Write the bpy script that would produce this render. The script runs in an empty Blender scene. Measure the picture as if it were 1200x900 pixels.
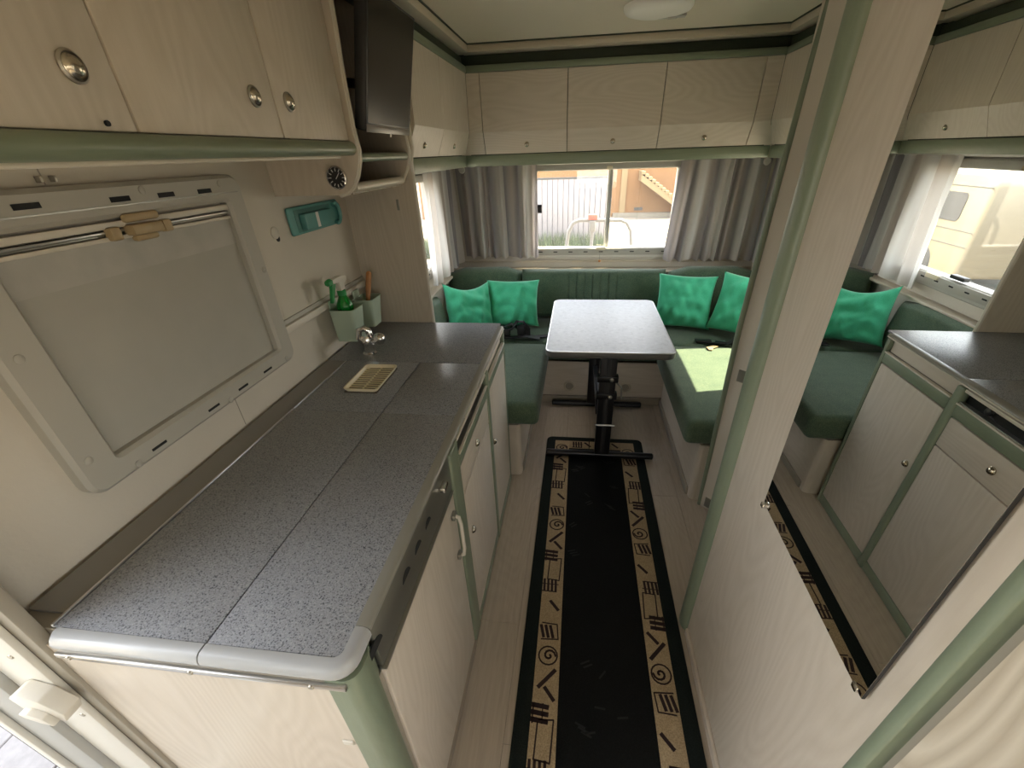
import bpy, bmesh, math, random
from mathutils import Vector, Matrix
random.seed(7)
S = bpy.context.scene
COL = S.collection

# ------------------------------------------------------------------ camera
PITCH, YAW, ROLL, FPX = 0.553769, -0.138971, -0.0354807, 501.22
fw = Vector((math.sin(YAW)*math.cos(PITCH), math.cos(YAW)*math.cos(PITCH), -math.sin(PITCH)))
rt = Vector((math.cos(YAW), -math.sin(YAW), 0)); up = rt.cross(fw)
rt2 = math.cos(ROLL)*rt + math.sin(ROLL)*up
up2 = -math.sin(ROLL)*rt + math.cos(ROLL)*up
cam = bpy.data.cameras.new('camera'); camo = bpy.data.objects.new('camera', cam); COL.objects.link(camo)
camo.matrix_world = Matrix(((rt2.x, up2.x, -fw.x, 0), (rt2.y, up2.y, -fw.y, 0), (rt2.z, up2.z, -fw.z, 1.6), (0, 0, 0, 1)))
cam.sensor_fit = 'HORIZONTAL'; cam.sensor_width = 36.0; cam.lens = FPX/1200*36
cam.shift_x = -10.47/1200; cam.shift_y = 38.70/1200
cam.clip_start = 0.02; cam.clip_end = 200
S.camera = camo

# ------------------------------------------------------------------ sky, sun, exposure
SUN_DIR = Vector((-0.565, -0.11, -0.80)).normalized()      # direction the light travels
W = bpy.data.worlds.new('sky'); S.world = W; W.use_nodes = True
nt = W.node_tree; nt.nodes.clear()
wo = nt.nodes.new('ShaderNodeOutputWorld'); bg = nt.nodes.new('ShaderNodeBackground')
sky = nt.nodes.new('ShaderNodeTexSky'); sky.sky_type = 'NISHITA'; sky.sun_disc = False
sky.sun_elevation = math.asin(-SUN_DIR.z); sky.sun_rotation = math.atan2(-SUN_DIR.x, -SUN_DIR.y)
sky.air_density = 1.3; sky.dust_density = 2.5; sky.ozone_density = 1.0
mixw = nt.nodes.new('ShaderNodeMix'); mixw.data_type = 'RGBA'; mixw.inputs[0].default_value = 0.55
mixw.inputs[7].default_value = (1.0, 0.97, 0.92, 1)
sc_ = nt.nodes.new('ShaderNodeVectorMath'); sc_.operation = 'SCALE'; sc_.inputs[3].default_value = 0.13
nt.links.new(sky.outputs[0], sc_.inputs[0]); nt.links.new(sc_.outputs[0], mixw.inputs[6])
nt.links.new(mixw.outputs[2], bg.inputs[0]); bg.inputs[1].default_value = 5.0
nt.links.new(bg.outputs[0], wo.inputs[0])
sun = bpy.data.lights.new('sun', 'SUN'); sun.energy = 13.0; sun.angle = math.radians(0.6); sun.color = (1.0, 0.87, 0.60)
suno = bpy.data.objects.new('sun', sun); COL.objects.link(suno)
suno.rotation_euler = SUN_DIR.to_track_quat('-Z', 'Y').to_euler(); suno.location = (6, 2, 9)
def portal(name, loc, direction, sx, sy):
    l = bpy.data.lights.new(name, 'AREA'); l.shape = 'RECTANGLE'; l.size = sx; l.size_y = sy
    l.cycles.is_portal = True
    o = bpy.data.objects.new(name, l); COL.objects.link(o); o.location = loc
    o.rotation_euler = Vector(direction).to_track_quat('-Z', 'Y').to_euler()
portal('portal_front', (0.18, 3.76, 1.21), (0, -1, 0), 1.1, 0.6)
portal('portal_side', (-1.10, 2.6, 1.22), (1, 0, 0), 1.15, 0.55)
portal('portal_sun', (1.45, 2.66, 1.22), (-1, 0, 0), 1.0, 0.55)
portal('portal_door', (-1.25, -0.07, 0.95), (1, 0, 0), 0.75, 1.95)
portal('portal_rear', (-1.10, -0.95, 1.25), (1, 0, 0), 0.8, 0.55)  # this portal and the next two belong to the added windows
portal('portal_back', (0.375, -1.72, 1.25), (0, 1, 0), 0.95, 0.55)
portal('portal_bed', (1.45, -0.75, 1.25), (-1, 0, 0), 1.4, 0.7)
S.view_settings.view_transform = 'Standard'; S.view_settings.look = 'None'
S.view_settings.gamma = 1.0; S.view_settings.use_curve_mapping = False
S.view_settings.exposure = 1.08
S.cycles.use_denoising = True
S.cycles.max_bounces = 10; S.cycles.diffuse_bounces = 6; S.cycles.transparent_max_bounces = 16
S.cycles.caustics_reflective = False; S.cycles.caustics_refractive = False
S.cycles.sample_clamp_indirect = 8.0

# ------------------------------------------------------------------ dimensions
XL, XR, YF, YB, ZC = -1.0, 1.35, 3.65, -1.6, 2.09
GZ = -0.5
HC = 0.91                       # worktop height

# ------------------------------------------------------------------ materials
def srgb(r, g, b):
    f = lambda c: (c/12.92 if c <= 0.04045 else ((c+0.055)/1.055)**2.4)
    return (f(r/255), f(g/255), f(b/255), 1)
MAT = {}
def new_mat(name):
    m = bpy.data.materials.new(name); m.use_nodes = True
    t = m.node_tree; b = t.nodes['Principled BSDF']; MAT[name] = m
    return m, t, b
def plain(name, col, rough=0.5, metal=0.0, spec=0.5, bump=0.0, bscale=200, var=0.0, vscale=6, **kw):
    m, t, b = new_mat(name)
    b.inputs['Base Color'].default_value = col; b.inputs['Roughness'].default_value = rough
    b.inputs['Metallic'].default_value = metal; b.inputs['Specular IOR Level'].default_value = spec
    for k, v in kw.items(): b.inputs[k.replace('_', ' ')].default_value = v
    if var or bump:
        g = t.nodes.new('ShaderNodeNewGeometry')
    if var:
        n = t.nodes.new('ShaderNodeTexNoise'); n.inputs['Scale'].default_value = vscale; n.inputs['Detail'].default_value = 5
        t.links.new(g.outputs['Position'], n.inputs['Vector'])
        r = t.nodes.new('ShaderNodeValToRGB')
        r.color_ramp.elements[0].position = 0.3; r.color_ramp.elements[1].position = 0.7
        r.color_ramp.elements[0].color = tuple(c*(1-var) for c in col[:3])+(1,)
        r.color_ramp.elements[1].color = tuple(min(1, c*(1+var*0.6)) for c in col[:3])+(1,)
        t.links.new(n.outputs['Fac'], r.inputs[0]); t.links.new(r.outputs[0], b.inputs['Base Color'])
    if bump:
        n2 = t.nodes.new('ShaderNodeTexNoise'); n2.inputs['Scale'].default_value = bscale; n2.inputs['Detail'].default_value = 3
        t.links.new(g.outputs['Position'], n2.inputs['Vector'])
        bp = t.nodes.new('ShaderNodeBump'); bp.inputs['Strength'].default_value = bump; bp.inputs['Distance'].default_value = 0.002
        t.links.new(n2.outputs['Fac'], bp.inputs['Height']); t.links.new(bp.outputs[0], b.inputs['Normal'])
    return m
def wood(name, c1, c2, axis='z', rough=0.42, stretch=0.07, scale=14.0, ring=0.5, bump=0.08, lines=64.0, st2=0.2):
    """pale ash laminate: fine streaks along an axis plus soft cathedral figure"""
    m, t, b = new_mat(name)
    g = t.nodes.new('ShaderNodeNewGeometry'); mp = t.nodes.new('ShaderNodeMapping')
    s = [1, 1, 1]; s['xyz'.index(axis)] = stretch; mp.inputs['Scale'].default_value = s
    t.links.new(g.outputs['Position'], mp.inputs['Vector'])
    n = t.nodes.new('ShaderNodeTexNoise'); n.inputs['Scale'].default_value = scale*6; n.inputs['Detail'].default_value = 6; n.inputs['Roughness'].default_value = 0.7
    n2 = t.nodes.new('ShaderNodeTexNoise'); n2.inputs['Scale'].default_value = scale*0.28; n2.inputs['Detail'].default_value = 1.5
    mp2 = t.nodes.new('ShaderNodeMapping'); s2 = [1, 1, 1]; s2['xyz'.index(axis)] = st2; mp2.inputs['Scale'].default_value = s2
    t.links.new(g.outputs['Position'], mp2.inputs['Vector'])
    t.links.new(mp.outputs[0], n.inputs['Vector']); t.links.new(mp2.outputs[0], n2.inputs['Vector'])
    mul = t.nodes.new('ShaderNodeMath'); mul.operation = 'MULTIPLY'; mul.inputs[1].default_value = lines
    t.links.new(n2.outputs['Fac'], mul.inputs[0])
    pp = t.nodes.new('ShaderNodeMath'); pp.operation = 'PINGPONG'; pp.inputs[1].default_value = 1.0
    t.links.new(mul.outputs[0], pp.inputs[0])
    mx = t.nodes.new('ShaderNodeMix'); mx.data_type = 'FLOAT'; mx.inputs[0].default_value = ring
    t.links.new(n.outputs['Fac'], mx.inputs[2]); t.links.new(pp.outputs[0], mx.inputs[3])
    r = t.nodes.new('ShaderNodeValToRGB'); r.color_ramp.elements[0].position = 0.18; r.color_ramp.elements[1].position = 0.75
    r.color_ramp.elements[0].color = c2; r.color_ramp.elements[1].color = c1
    t.links.new(mx.outputs[0], r.inputs[0]); t.links.new(r.outputs[0], b.inputs['Base Color'])
    b.inputs['Roughness'].default_value = rough
    bp = t.nodes.new('ShaderNodeBump'); bp.inputs['Strength'].default_value = bump; bp.inputs['Distance'].default_value = 0.001
    t.links.new(n.outputs['Fac'], bp.inputs['Height']); t.links.new(bp.outputs[0], b.inputs['Normal'])
    return m
def speckle(name, base, dark, light, rough, scale=230, dens=0.36):
    m, t, b = new_mat(name)
    g = t.nodes.new('ShaderNodeNewGeometry')
    n = t.nodes.new('ShaderNodeTexNoise'); n.inputs['Scale'].default_value = scale; n.inputs['Detail'].default_value = 2.5
    t.links.new(g.outputs['Position'], n.inputs['Vector'])
    r = t.nodes.new('ShaderNodeValToRGB'); e = r.color_ramp.elements
    e[0].position = dens; e[0].color = dark; e[1].position = dens+0.07; e[1].color = base
    x = e.new(0.58); x.color = base; x = e.new(0.66); x.color = light
    t.links.new(n.outputs['Fac'], r.inputs[0]); t.links.new(r.outputs[0], b.inputs['Base Color'])
    b.inputs['Roughness'].default_value = rough
    bp = t.nodes.new('ShaderNodeBump'); bp.inputs['Strength'].default_value = 0.12; bp.inputs['Distance'].default_value = 0.0008
    t.links.new(n.outputs['Fac'], bp.inputs['Height']); t.links.new(bp.outputs[0], b.inputs['Normal'])
    return m
def weave(name, c1, c2, scale=900, rough=0.95, sheen=0.25):
    m, t, b = new_mat(name)
    g = t.nodes.new('ShaderNodeNewGeometry')
    ch = t.nodes.new('ShaderNodeTexVoronoi'); ch.inputs['Scale'].default_value = scale*0.25
    n = t.nodes.new('ShaderNodeTexNoise'); n.inputs['Scale'].default_value = 14; n.inputs['Detail'].default_value = 4
    t.links.new(g.outputs['Position'], ch.inputs['Vector']); t.links.new(g.outputs['Position'], n.inputs['Vector'])
    mx = t.nodes.new('ShaderNodeMix'); mx.data_type = 'FLOAT'; mx.inputs[0].default_value = 0.35
    t.links.new(ch.outputs['Distance'], mx.inputs[2]); t.links.new(n.outputs['Fac'], mx.inputs[3])
    r = t.nodes.new('ShaderNodeValToRGB'); r.color_ramp.elements[0].position = 0.2; r.color_ramp.elements[1].position = 0.7
    r.color_ramp.elements[0].color = c1; r.color_ramp.elements[1].color = c2
    t.links.new(mx.outputs[0], r.inputs[0]); t.links.new(r.outputs[0], b.inputs['Base Color'])
    b.inputs['Roughness'].default_value = rough; b.inputs['Specular IOR Level'].default_value = 0.2
    b.inputs['Sheen Weight'].default_value = sheen
    bp = t.nodes.new('ShaderNodeBump'); bp.inputs['Strength'].default_value = 0.35; bp.inputs['Distance'].default_value = 0.0015
    t.links.new(ch.outputs['Distance'], bp.inputs['Height']); t.links.new(bp.outputs[0], b.inputs['Normal'])
    return m
def glass(name, tint=(1, 1, 1, 1), gloss=0.06):
    m, t, b = new_mat(name); t.nodes.remove(b)
    tr = t.nodes.new('ShaderNodeBsdfTransparent'); tr.inputs[0].default_value = tint
    gl = t.nodes.new('ShaderNodeBsdfGlossy'); gl.inputs['Roughness'].default_value = 0.02
    mx = t.nodes.new('ShaderNodeMixShader'); mx.inputs[0].default_value = gloss
    t.links.new(tr.outputs[0], mx.inputs[1]); t.links.new(gl.outputs[0], mx.inputs[2])
    df = t.nodes.new('ShaderNodeBsdfTranslucent'); df.inputs[0].default_value = (0.9, 0.9, 0.88, 1)
    m2 = t.nodes.new('ShaderNodeMixShader'); m2.inputs[0].default_value = 0.012
    t.links.new(mx.outputs[0], m2.inputs[1]); t.links.new(df.outputs[0], m2.inputs[2])
    t.links.new(m2.outputs[0], t.nodes['Material Output'].inputs[0])
    return m
def curtain_mat(name, stripes, trans=0.45):
    m, t, b = new_mat(name)
    uv = t.nodes.new('ShaderNodeUVMap'); sp = t.nodes.new('ShaderNodeSeparateXYZ')
    t.links.new(uv.outputs[0], sp.inputs[0])
    fr = t.nodes.new('ShaderNodeMath'); fr.operation = 'FRACT'; t.links.new(sp.outputs[0], fr.inputs[0])
    r = t.nodes.new('ShaderNodeValToRGB'); e = r.color_ramp.elements
    e[0].position = 0; e[0].color = stripes[0][1]; e[1].position = stripes[1][0]; e[1].color = stripes[1][1]
    for p, c in stripes[2:]: x = e.new(p); x.color = c
    t.links.new(fr.outputs[0], r.inputs[0])
    t.links.new(r.outputs[0], b.inputs['Base Color']); b.inputs['Roughness'].default_value = 0.85; b.inputs['Specular IOR Level'].default_value = 0.15
    tl = t.nodes.new('ShaderNodeBsdfTranslucent'); t.links.new(r.outputs[0], tl.inputs[0])
    mx = t.nodes.new('ShaderNodeMixShader'); mx.inputs[0].default_value = trans
    t.links.new(b.outputs[0], mx.inputs[1]); t.links.new(tl.outputs[0], mx.inputs[2])
    t.links.new(mx.outputs[0], t.nodes['Material Output'].inputs[0])
    return m

BE1, BE2 = (0.61, 0.55, 0.47, 1), (0.53, 0.47, 0.39, 1)
wood('ash_v', BE1, BE2, 'z', ring=0.3)
wood('ash_h', BE1, BE2, 'y', ring=0.3)
wood('ash_front', BE1, BE2, 'x', ring=0.35)
wood('ash_bold', (0.66, 0.595, 0.49, 1), (0.50, 0.435, 0.34, 1), 'z', ring=0.6, scale=13, lines=115.0, st2=0.22)
wood('green_wood', (0.225, 0.27, 0.195, 1), (0.175, 0.215, 0.15, 1), 'z', ring=0.1, rough=0.35)
wood('green_rail', (0.225, 0.27, 0.195, 1), (0.175, 0.215, 0.15, 1), 'y', ring=0.1, rough=0.33)
wood('green_rail_x', (0.225, 0.27, 0.195, 1), (0.175, 0.215, 0.15, 1), 'x', ring=0.1, rough=0.35)
plain('green_dark', (0.035, 0.05, 0.032, 1), 0.6)
wood('floor_plank', (0.48, 0.415, 0.335, 1), (0.335, 0.285, 0.225, 1), 'y', rough=0.4, ring=0.1, stretch=0.05)
plain('floor_base', (0.10, 0.08, 0.06, 1), 0.8)
plain('wall_vinyl', (0.62, 0.575, 0.495, 1), 0.6, bump=0.25, bscale=90, var=0.05, vscale=3)
plain('ceiling_panel', (0.66, 0.60, 0.49, 1), 0.7, bump=0.1, bscale=120)
plain('cream_trim', (0.55, 0.49, 0.39, 1), 0.4)
plain('edging', (0.62, 0.58, 0.50, 1), 0.35)
speckle('worktop', (0.27, 0.283, 0.31, 1), (0.06, 0.066, 0.082, 1), (0.37, 0.385, 0.41, 1), 0.36, scale=360)  # slight blue of the sky light mixed into these colours
plain('strip_grey', (0.24, 0.23, 0.215, 1), 0.4)
speckle('table_laminate', (0.52, 0.54, 0.56, 1), (0.46, 0.48, 0.50, 1), (0.57, 0.59, 0.61, 1), 0.4, scale=45)
plain('worktop_edge', (0.40, 0.41, 0.42, 1), 0.3)
plain('worktop_edge_shaded', (0.27, 0.265, 0.235, 1), 0.3)  # darker copy of the worktop edge: shade of the unlit front painted in
plain('table_edge', (0.10, 0.10, 0.098, 1), 0.35)
plain('aluminium', (0.62, 0.62, 0.62, 1), 0.28, metal=1.0)
plain('dull_metal', (0.30, 0.30, 0.27, 1), 0.35, metal=0.8)
plain('chrome', (0.75, 0.75, 0.75, 1), 0.08, metal=1.0)
plain('brass_knob', (0.52, 0.47, 0.38, 1), 0.22, metal=1.0)
plain('screw', (0.45, 0.42, 0.36, 1), 0.4, metal=0.9)
plain('black_plastic', (0.012, 0.012, 0.013, 1), 0.4)
plain('black_metal', (0.012, 0.012, 0.014, 1), 0.32, metal=0.3)
plain('black_rubber', (0.02, 0.02, 0.022, 1), 0.7)
plain('dark_hole', (0.01, 0.011, 0.012, 1), 0.8)
plain('tv_screen', (0.02, 0.018, 0.016, 1), 0.22, spec=0.3)
plain('tv_bezel', (0.17, 0.155, 0.14, 1), 0.3)
plain('grey_plastic', (0.44, 0.425, 0.375, 1), 0.5)
plain('blind_cloth', (0.42, 0.41, 0.365, 1), 0.75, var=0.04, vscale=9)
plain('blind_cloth_top', (0.45, 0.44, 0.40, 1), 0.55, var=0.10, vscale=14)
plain('white_plastic', (0.62, 0.59, 0.52, 1), 0.45)
plain('cream_plastic', (0.80, 0.72, 0.53, 1), 0.4)
plain('tan_plastic', (0.42, 0.32, 0.18, 1), 0.4)
plain('teal_plastic', (0.11, 0.32, 0.295, 1), 0.4)
plain('teal_dark', (0.06, 0.20, 0.185, 1), 0.4)
plain('white_mark', (0.8, 0.8, 0.78, 1), 0.5)
plain('pot_plastic', (0.42, 0.52, 0.42, 1), 0.5)
plain('green_plastic', (0.01, 0.22, 0.05, 1), 0.35)
plain('bottle_green', (0.02, 0.45, 0.06, 1), 0.08, Transmission_Weight=0.55)
plain('brush_wood', (0.42, 0.19, 0.07, 1), 0.5, var=0.2, vscale=40)
weave('upholstery', (0.030, 0.070, 0.048, 1), (0.112, 0.158, 0.100, 1), scale=1000)
weave('upholstery_light', (0.05, 0.13, 0.075, 1), (0.20, 0.30, 0.20, 1), scale=700)
plain('piping', (0.02, 0.06, 0.04, 1), 0.8)
weave('pillow_fabric', (0.045, 0.42, 0.225, 1), (0.085, 0.55, 0.31, 1), scale=1500)
plain('strap', (0.010, 0.010, 0.011, 1), 0.7)
weave('rug_black', (0.003, 0.0035, 0.0035, 1), (0.008, 0.009, 0.009, 1), scale=900, sheen=0)
weave('rug_tan', (0.27, 0.20, 0.12, 1), (0.43, 0.335, 0.21, 1), scale=900, sheen=0)
weave('rug_edge', (0.005, 0.008, 0.007, 1), (0.012, 0.017, 0.015, 1), scale=900, sheen=0)
plain('rug_ink', (0.022, 0.010, 0.010, 1), 0.95)
plain('rug_fleck', (0.016, 0.018, 0.018, 1), 0.95)
plain('mirror_glass', (0.86, 0.88, 0.86, 1), 0.005, metal=1.0)
plain('lamp_white', (0.86, 0.85, 0.80, 1), 0.4)
plain('dial_face', (0.012, 0.012, 0.013, 1), 0.35)
plain('frame_white', (0.68, 0.66, 0.60, 1), 0.4)
plain('frame_grey', (0.40, 0.40, 0.38, 1), 0.45)
plain('taupe', (0.33, 0.30, 0.245, 1), 0.5)
glass('window_glass')
cr, gy, tn, wh = (0.70, 0.66, 0.61, 1), (0.34, 0.32, 0.33, 1), (0.54, 0.48, 0.43, 1), (0.80, 0.78, 0.75, 1)
curtain_mat('curtain_grey', [(0, gy), (0.16, tn), (0.30, gy), (0.38, cr), (0.50, wh), (0.58, tn), (0.72, gy), (0.86, cr)], trans=0.33)
curtain_mat('curtain_pale', [(0, wh), (0.25, tn), (0.38, wh), (0.52, cr), (0.64, tn), (0.78, wh), (0.9, gy)], trans=0.4)
plain('grass_green', (0.05, 0.075, 0.03, 1), 0.9, var=0.4, vscale=3)
plain('yard_ground', (0.22, 0.195, 0.15, 1), 0.95, var=0.15, vscale=2, bump=0.4, bscale=20)
plain('fence_sheet', (0.235, 0.215, 0.21, 1), 0.6)
plain('fence_gap', (0.05, 0.05, 0.047, 1), 0.7)
plain('ochre_wall', (0.22, 0.115, 0.045, 1), 0.9, var=0.12, vscale=1.2)
plain('ochre_stair', (0.24, 0.17, 0.085, 1), 0.9)
plain('van_cream', (0.145, 0.125, 0.085, 1), 0.4)
plain('van_glass', (0.05, 0.05, 0.05, 1), 0.1)
plain('tube_white', (0.17, 0.17, 0.165, 1), 0.4)
plain('red_plastic', (0.45, 0.10, 0.07, 1), 0.5)
plain('brick_wall', (0.10, 0.08, 0.06, 1), 0.9, var=0.2, vscale=2)
plain('concrete', (0.15, 0.145, 0.145, 1), 0.9, var=0.12, vscale=30, bump=0.5, bscale=60)

# ------------------------------------------------------------------ mesh helpers
ORG = {}
def box(bm, x0, x1, y0, y1, z0, z1, bev=0.0, seg=2, M=None):
    t = bmesh.new()
    bmesh.ops.create_cube(t, size=1.0)
    for v in t.verts:
        v.co = Vector(((x0+x1)/2+v.co.x*(x1-x0), (y0+y1)/2+v.co.y*(y1-y0), (z0+z1)/2+v.co.z*(z1-z0)))
    if bev > 0:
        bev = min(bev, 0.49*min(abs(x1-x0), abs(y1-y0), abs(z1-z0)))
        bmesh.ops.bevel(t, geom=list(t.edges), offset=bev, segments=seg, profile=0.5, affect='EDGES', clamp_overlap=True)
    merge(bm, t, M)
def merge(bm, t, M=None):
    t.verts.index_update(); vs = [bm.verts.new(M @ v.co if M else v.co) for v in t.verts]
    for f in t.faces:
        try: bm.faces.new([vs[v.index] for v in f.verts])
        except ValueError: pass
    t.free()
def prism(bm, pts, axis, a0, a1, bev=0.0):
    """extrude a polygon; pts are in the two other axes, in xyz order"""
    t = bmesh.new()
    def P(p, a):
        if axis == 'x': return Vector((a, p[0], p[1]))
        if axis == 'y': return Vector((p[0], a, p[1]))
        return Vector((p[0], p[1], a))
    A = [t.verts.new(P(p, a0)) for p in pts]; B = [t.verts.new(P(p, a1)) for p in pts]
    n = len(pts)
    t.faces.new(A); t.faces.new(list(reversed(B)))
    for i in range(n): t.faces.new((A[i], B[i], B[(i+1) % n], A[(i+1) % n]))
    bmesh.ops.recalc_face_normals(t, faces=t.faces)
    if bev: bmesh.ops.bevel(t, geom=list(t.edges), offset=bev, segments=2, profile=0.5, affect='EDGES', clamp_overlap=True)
    merge(bm, t)
def tube(bm, pts, r, n=10, cap=True):
    pts = [Vector(p) for p in pts]; rings = []
    prev = None
    for i, p in enumerate(pts):
        d = (pts[min(i+1, len(pts)-1)]-pts[max(i-1, 0)]).normalized()
        if prev is None:
            a = d.cross(Vector((0, 0, 1)));
            if a.length < 1e-3: a = d.cross(Vector((1, 0, 0)))
        else: a = prev - d*prev.dot(d)
        a.normalize(); prev = a; b = d.cross(a)
        rr = r[i] if isinstance(r, (list, tuple)) else r
        rings.append([bm.verts.new(p+(a*math.cos(q*2*math.pi/n)+b*math.sin(q*2*math.pi/n))*rr) for q in range(n)])
    for i in range(len(rings)-1):
        for q in range(n):
            bm.faces.new((rings[i][q], rings[i][(q+1) % n], rings[i+1][(q+1) % n], rings[i+1][q]))
    if cap: bm.faces.new(list(reversed(rings[0]))); bm.faces.new(rings[-1])
def lathe(bm, prof, origin, axis=(0, 0, 1), n=24):
    """prof: list of (radius, height along axis)"""
    ax = Vector(axis).normalized(); a = ax.cross(Vector((0, 1, 0)))
    if a.length < 1e-3: a = ax.cross(Vector((1, 0, 0)))
    a.normalize(); b = ax.cross(a); O = Vector(origin); rings = []
    for r, h in prof:
        if r < 1e-6: rings.append([bm.verts.new(O+ax*h)])
        else: rings.append([bm.verts.new(O+ax*h+(a*math.cos(q*2*math.pi/n)+b*math.sin(q*2*math.pi/n))*r) for q in range(n)])
    for i in range(len(rings)-1):
        A, B = rings[i], rings[i+1]
        for q in range(n):
            q2 = (q+1) % n
            if len(A) == 1 and len(B) == 1: continue
            if len(A) == 1: bm.faces.new((A[0], B[q2], B[q]))
            elif len(B) == 1: bm.faces.new((A[q], A[q2], B[0]))
            else: bm.faces.new((A[q], A[q2], B[q2], B[q]))
    return rings
def obj(name, bm, mat, parent=None, smooth=True, angle=40, recalc=True):
    if recalc: bmesh.ops.recalc_face_normals(bm, faces=bm.faces)
    me = bpy.data.meshes.new(name); bm.to_mesh(me); bm.free()
    xs = [v.co for v in me.vertices]
    lo = Vector((min(v.x for v in xs), min(v.y for v in xs), min(v.z for v in xs)))
    hi = Vector((max(v.x for v in xs), max(v.y for v in xs), max(v.z for v in xs)))
    c = Vector(((lo.x+hi.x)/2, (lo.y+hi.y)/2, lo.z))
    me.transform(Matrix.Translation(-c))
    if smooth:
        me.polygons.foreach_set('use_smooth', [True]*len(me.polygons)); me.set_sharp_from_angle(angle=math.radians(angle))
    for mm in (mat if isinstance(mat, (list, tuple)) else [mat]): me.materials.append(MAT[mm])
    o = bpy.data.objects.new(name, me); COL.objects.link(o)
    if parent is not None:
        o.parent = parent; o.location = c - ORG[parent.name]
    else: o.location = c
    ORG[o.name] = c
    return o
def tag(o, label, cat, group=None, kind=None):
    o['label'] = label; o['category'] = cat
    if group: o['group'] = group
    if kind: o['kind'] = kind
    return o
def thing(name, label, cat, loc, group=None, kind=None):
    o = bpy.data.objects.new(name, None); COL.objects.link(o); o.location = loc; o.empty_display_size = 0.05
    ORG[o.name] = Vector(loc)
    return tag(o, label, cat, group, kind)
def B(name, mat, parent, *dims, bev=0.0, seg=2, **kw):
    bm = bmesh.new(); box(bm, *dims, bev=bev, seg=seg); return obj(name, bm, mat, parent, **kw)
def lab(o, text): o['label'] = text; return o
def knob(parent, p, axis, r=0.016, mat='brass_knob'):
    bm = bmesh.new()
    lathe(bm, [(r*1.0, 0), (r*1.0, 0.004), (r*0.82, 0.006), (r*0.78, 0.008), (r*0.6, 0.0105), (r*0.3, 0.012), (0, 0.0123)], p, axis, 20)
    o = obj('knob', bm, mat, parent); lab(o, 'round metal push knob'); return o
def slab_holes(bm, axis, t0, t1, u0, u1, z0, z1, holes):
    us = sorted({u0, u1, *[h[0] for h in holes], *[h[1] for h in holes]}); zs = sorted({z0, z1, *[h[2] for h in holes], *[h[3] for h in holes]})
    for i in range(len(us)-1):
        for j in range(len(zs)-1):
            cu, cz = (us[i]+us[i+1])/2, (zs[j]+zs[j+1])/2
            if any(h[0] < cu < h[1] and h[2] < cz < h[3] for h in holes): continue
            if axis == 'x': box(bm, t0, t1, us[i], us[i+1], zs[j], zs[j+1])
            else: box(bm, us[i], us[i+1], t0, t1, zs[j], zs[j+1])
def ring_frame(bm, axis, t0, t1, ou0, ou1, oz0, oz1, iu0, iu1, iz0, iz1, ro=0.03, ri=0.015, n=6, bev=0.004):
    """flat picture-frame ring with rounded corners, extruded t0..t1 along axis"""
    def rr(u0, u1, z0, z1, r):
        P = []
        for cx, cz, a in ((u1-r, z1-r, 0), (u0+r, z1-r, 90), (u0+r, z0+r, 180), (u1-r, z0+r, 270)):
            for k in range(n+1):
                q = math.radians(a+90*k/n); P.append((cx+r*math.cos(q), cz+r*math.sin(q)))
        return P
    def V(p, t): return bm.verts.new((t, p[0], p[1]) if axis == 'x' else (p[0], t, p[1]))
    s = 1 if t1 > t0 else -1
    O0 = [V(p, t0) for p in rr(ou0, ou1, oz0, oz1, ro)]; O1 = [V(p, t1-s*bev) for p in rr(ou0, ou1, oz0, oz1, ro)]
    O2 = [V(p, t1) for p in rr(ou0+bev, ou1-bev, oz0+bev, oz1-bev, max(ro-bev, 0.002))]
    I2 = [V(p, t1) for p in rr(iu0-bev, iu1+bev, iz0-bev, iz1+bev, ri+bev)]
    I1 = [V(p, t1-s*bev) for p in rr(iu0, iu1, iz0, iz1, ri)]; I0 = [V(p, t0) for p in rr(iu0, iu1, iz0, iz1, ri)]
    L = [O0, O1, O2, I2, I1, I0, O0]; m = len(O0)
    for a in range(6):
        for k in range(m): bm.faces.new((L[a][k], L[a][(k+1) % m], L[a+1][(k+1) % m], L[a+1][k]))

# ================================================================== SETTING
# floor: vinyl planks over a dark base
fl = thing('floor', 'pale grey-brown wood plank floor of the caravan aisle', 'floor', (0, 1, -0.05), kind='structure')
B('underlay', 'floor_base', fl, XL-0.05, XR+0.05, YB, YF, -0.06, -0.0055)
pw, pl = 0.152, 1.22
col = 0; x = -1.09
while x < XR:
    off = (0.0, 0.47, 0.81, 0.26)[col % 4]; y = 1.004 - 3*pl + off*1.0
    if -0.34 < x+pw/2 < -0.17: y = 1.004 - 3*pl
    while y < YF:
        y0, y1 = max(y, YB), min(y+pl, YF)
        if y1-y0 > 0.02:
            bm = bmesh.new(); box(bm, max(x, XL)+0.0006, min(x+pw, XR)-0.0006, y0+0.0007, y1-0.0007, -0.0055, 0.0)
            obj('plank', bm, 'floor_plank', fl, smooth=False)
        y += pl
    x += pw; col += 1

# outer walls
bm = bmesh.new()
slab_holes(bm, 'x', -1.045, XL, YB, YF, -0.06, 2.2, [(-0.44, 0.315, -0.06, 1.86), (2.06, 3.12, 0.94, 1.49), (-1.35, -0.55, 1.0, 1.5)])
wl = obj('wall_left', bm, 'wall_vinyl', smooth=False); tag(wl, 'cream textured wall behind the kitchen worktop', 'wall', kind='structure')
bm = bmesh.new()
slab_holes(bm, 'x', XR, XR+0.045, YB, YF, -0.06, 2.2, [(2.20, 3.12, 0.94, 1.56), (-1.45, -0.05, 0.92, 1.62)])
wr = obj('wall_right', bm, 'wall_vinyl', smooth=False); tag(wr, 'cream outer wall behind the sunlit bench', 'wall', kind='structure')
bm = bmesh.new()
slab_holes(bm, 'y', YF, YF+0.05, XL-0.045, XR+0.045, -0.06, 2.2, [(-0.36, 0.72, 0.90, 1.50)])
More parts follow.
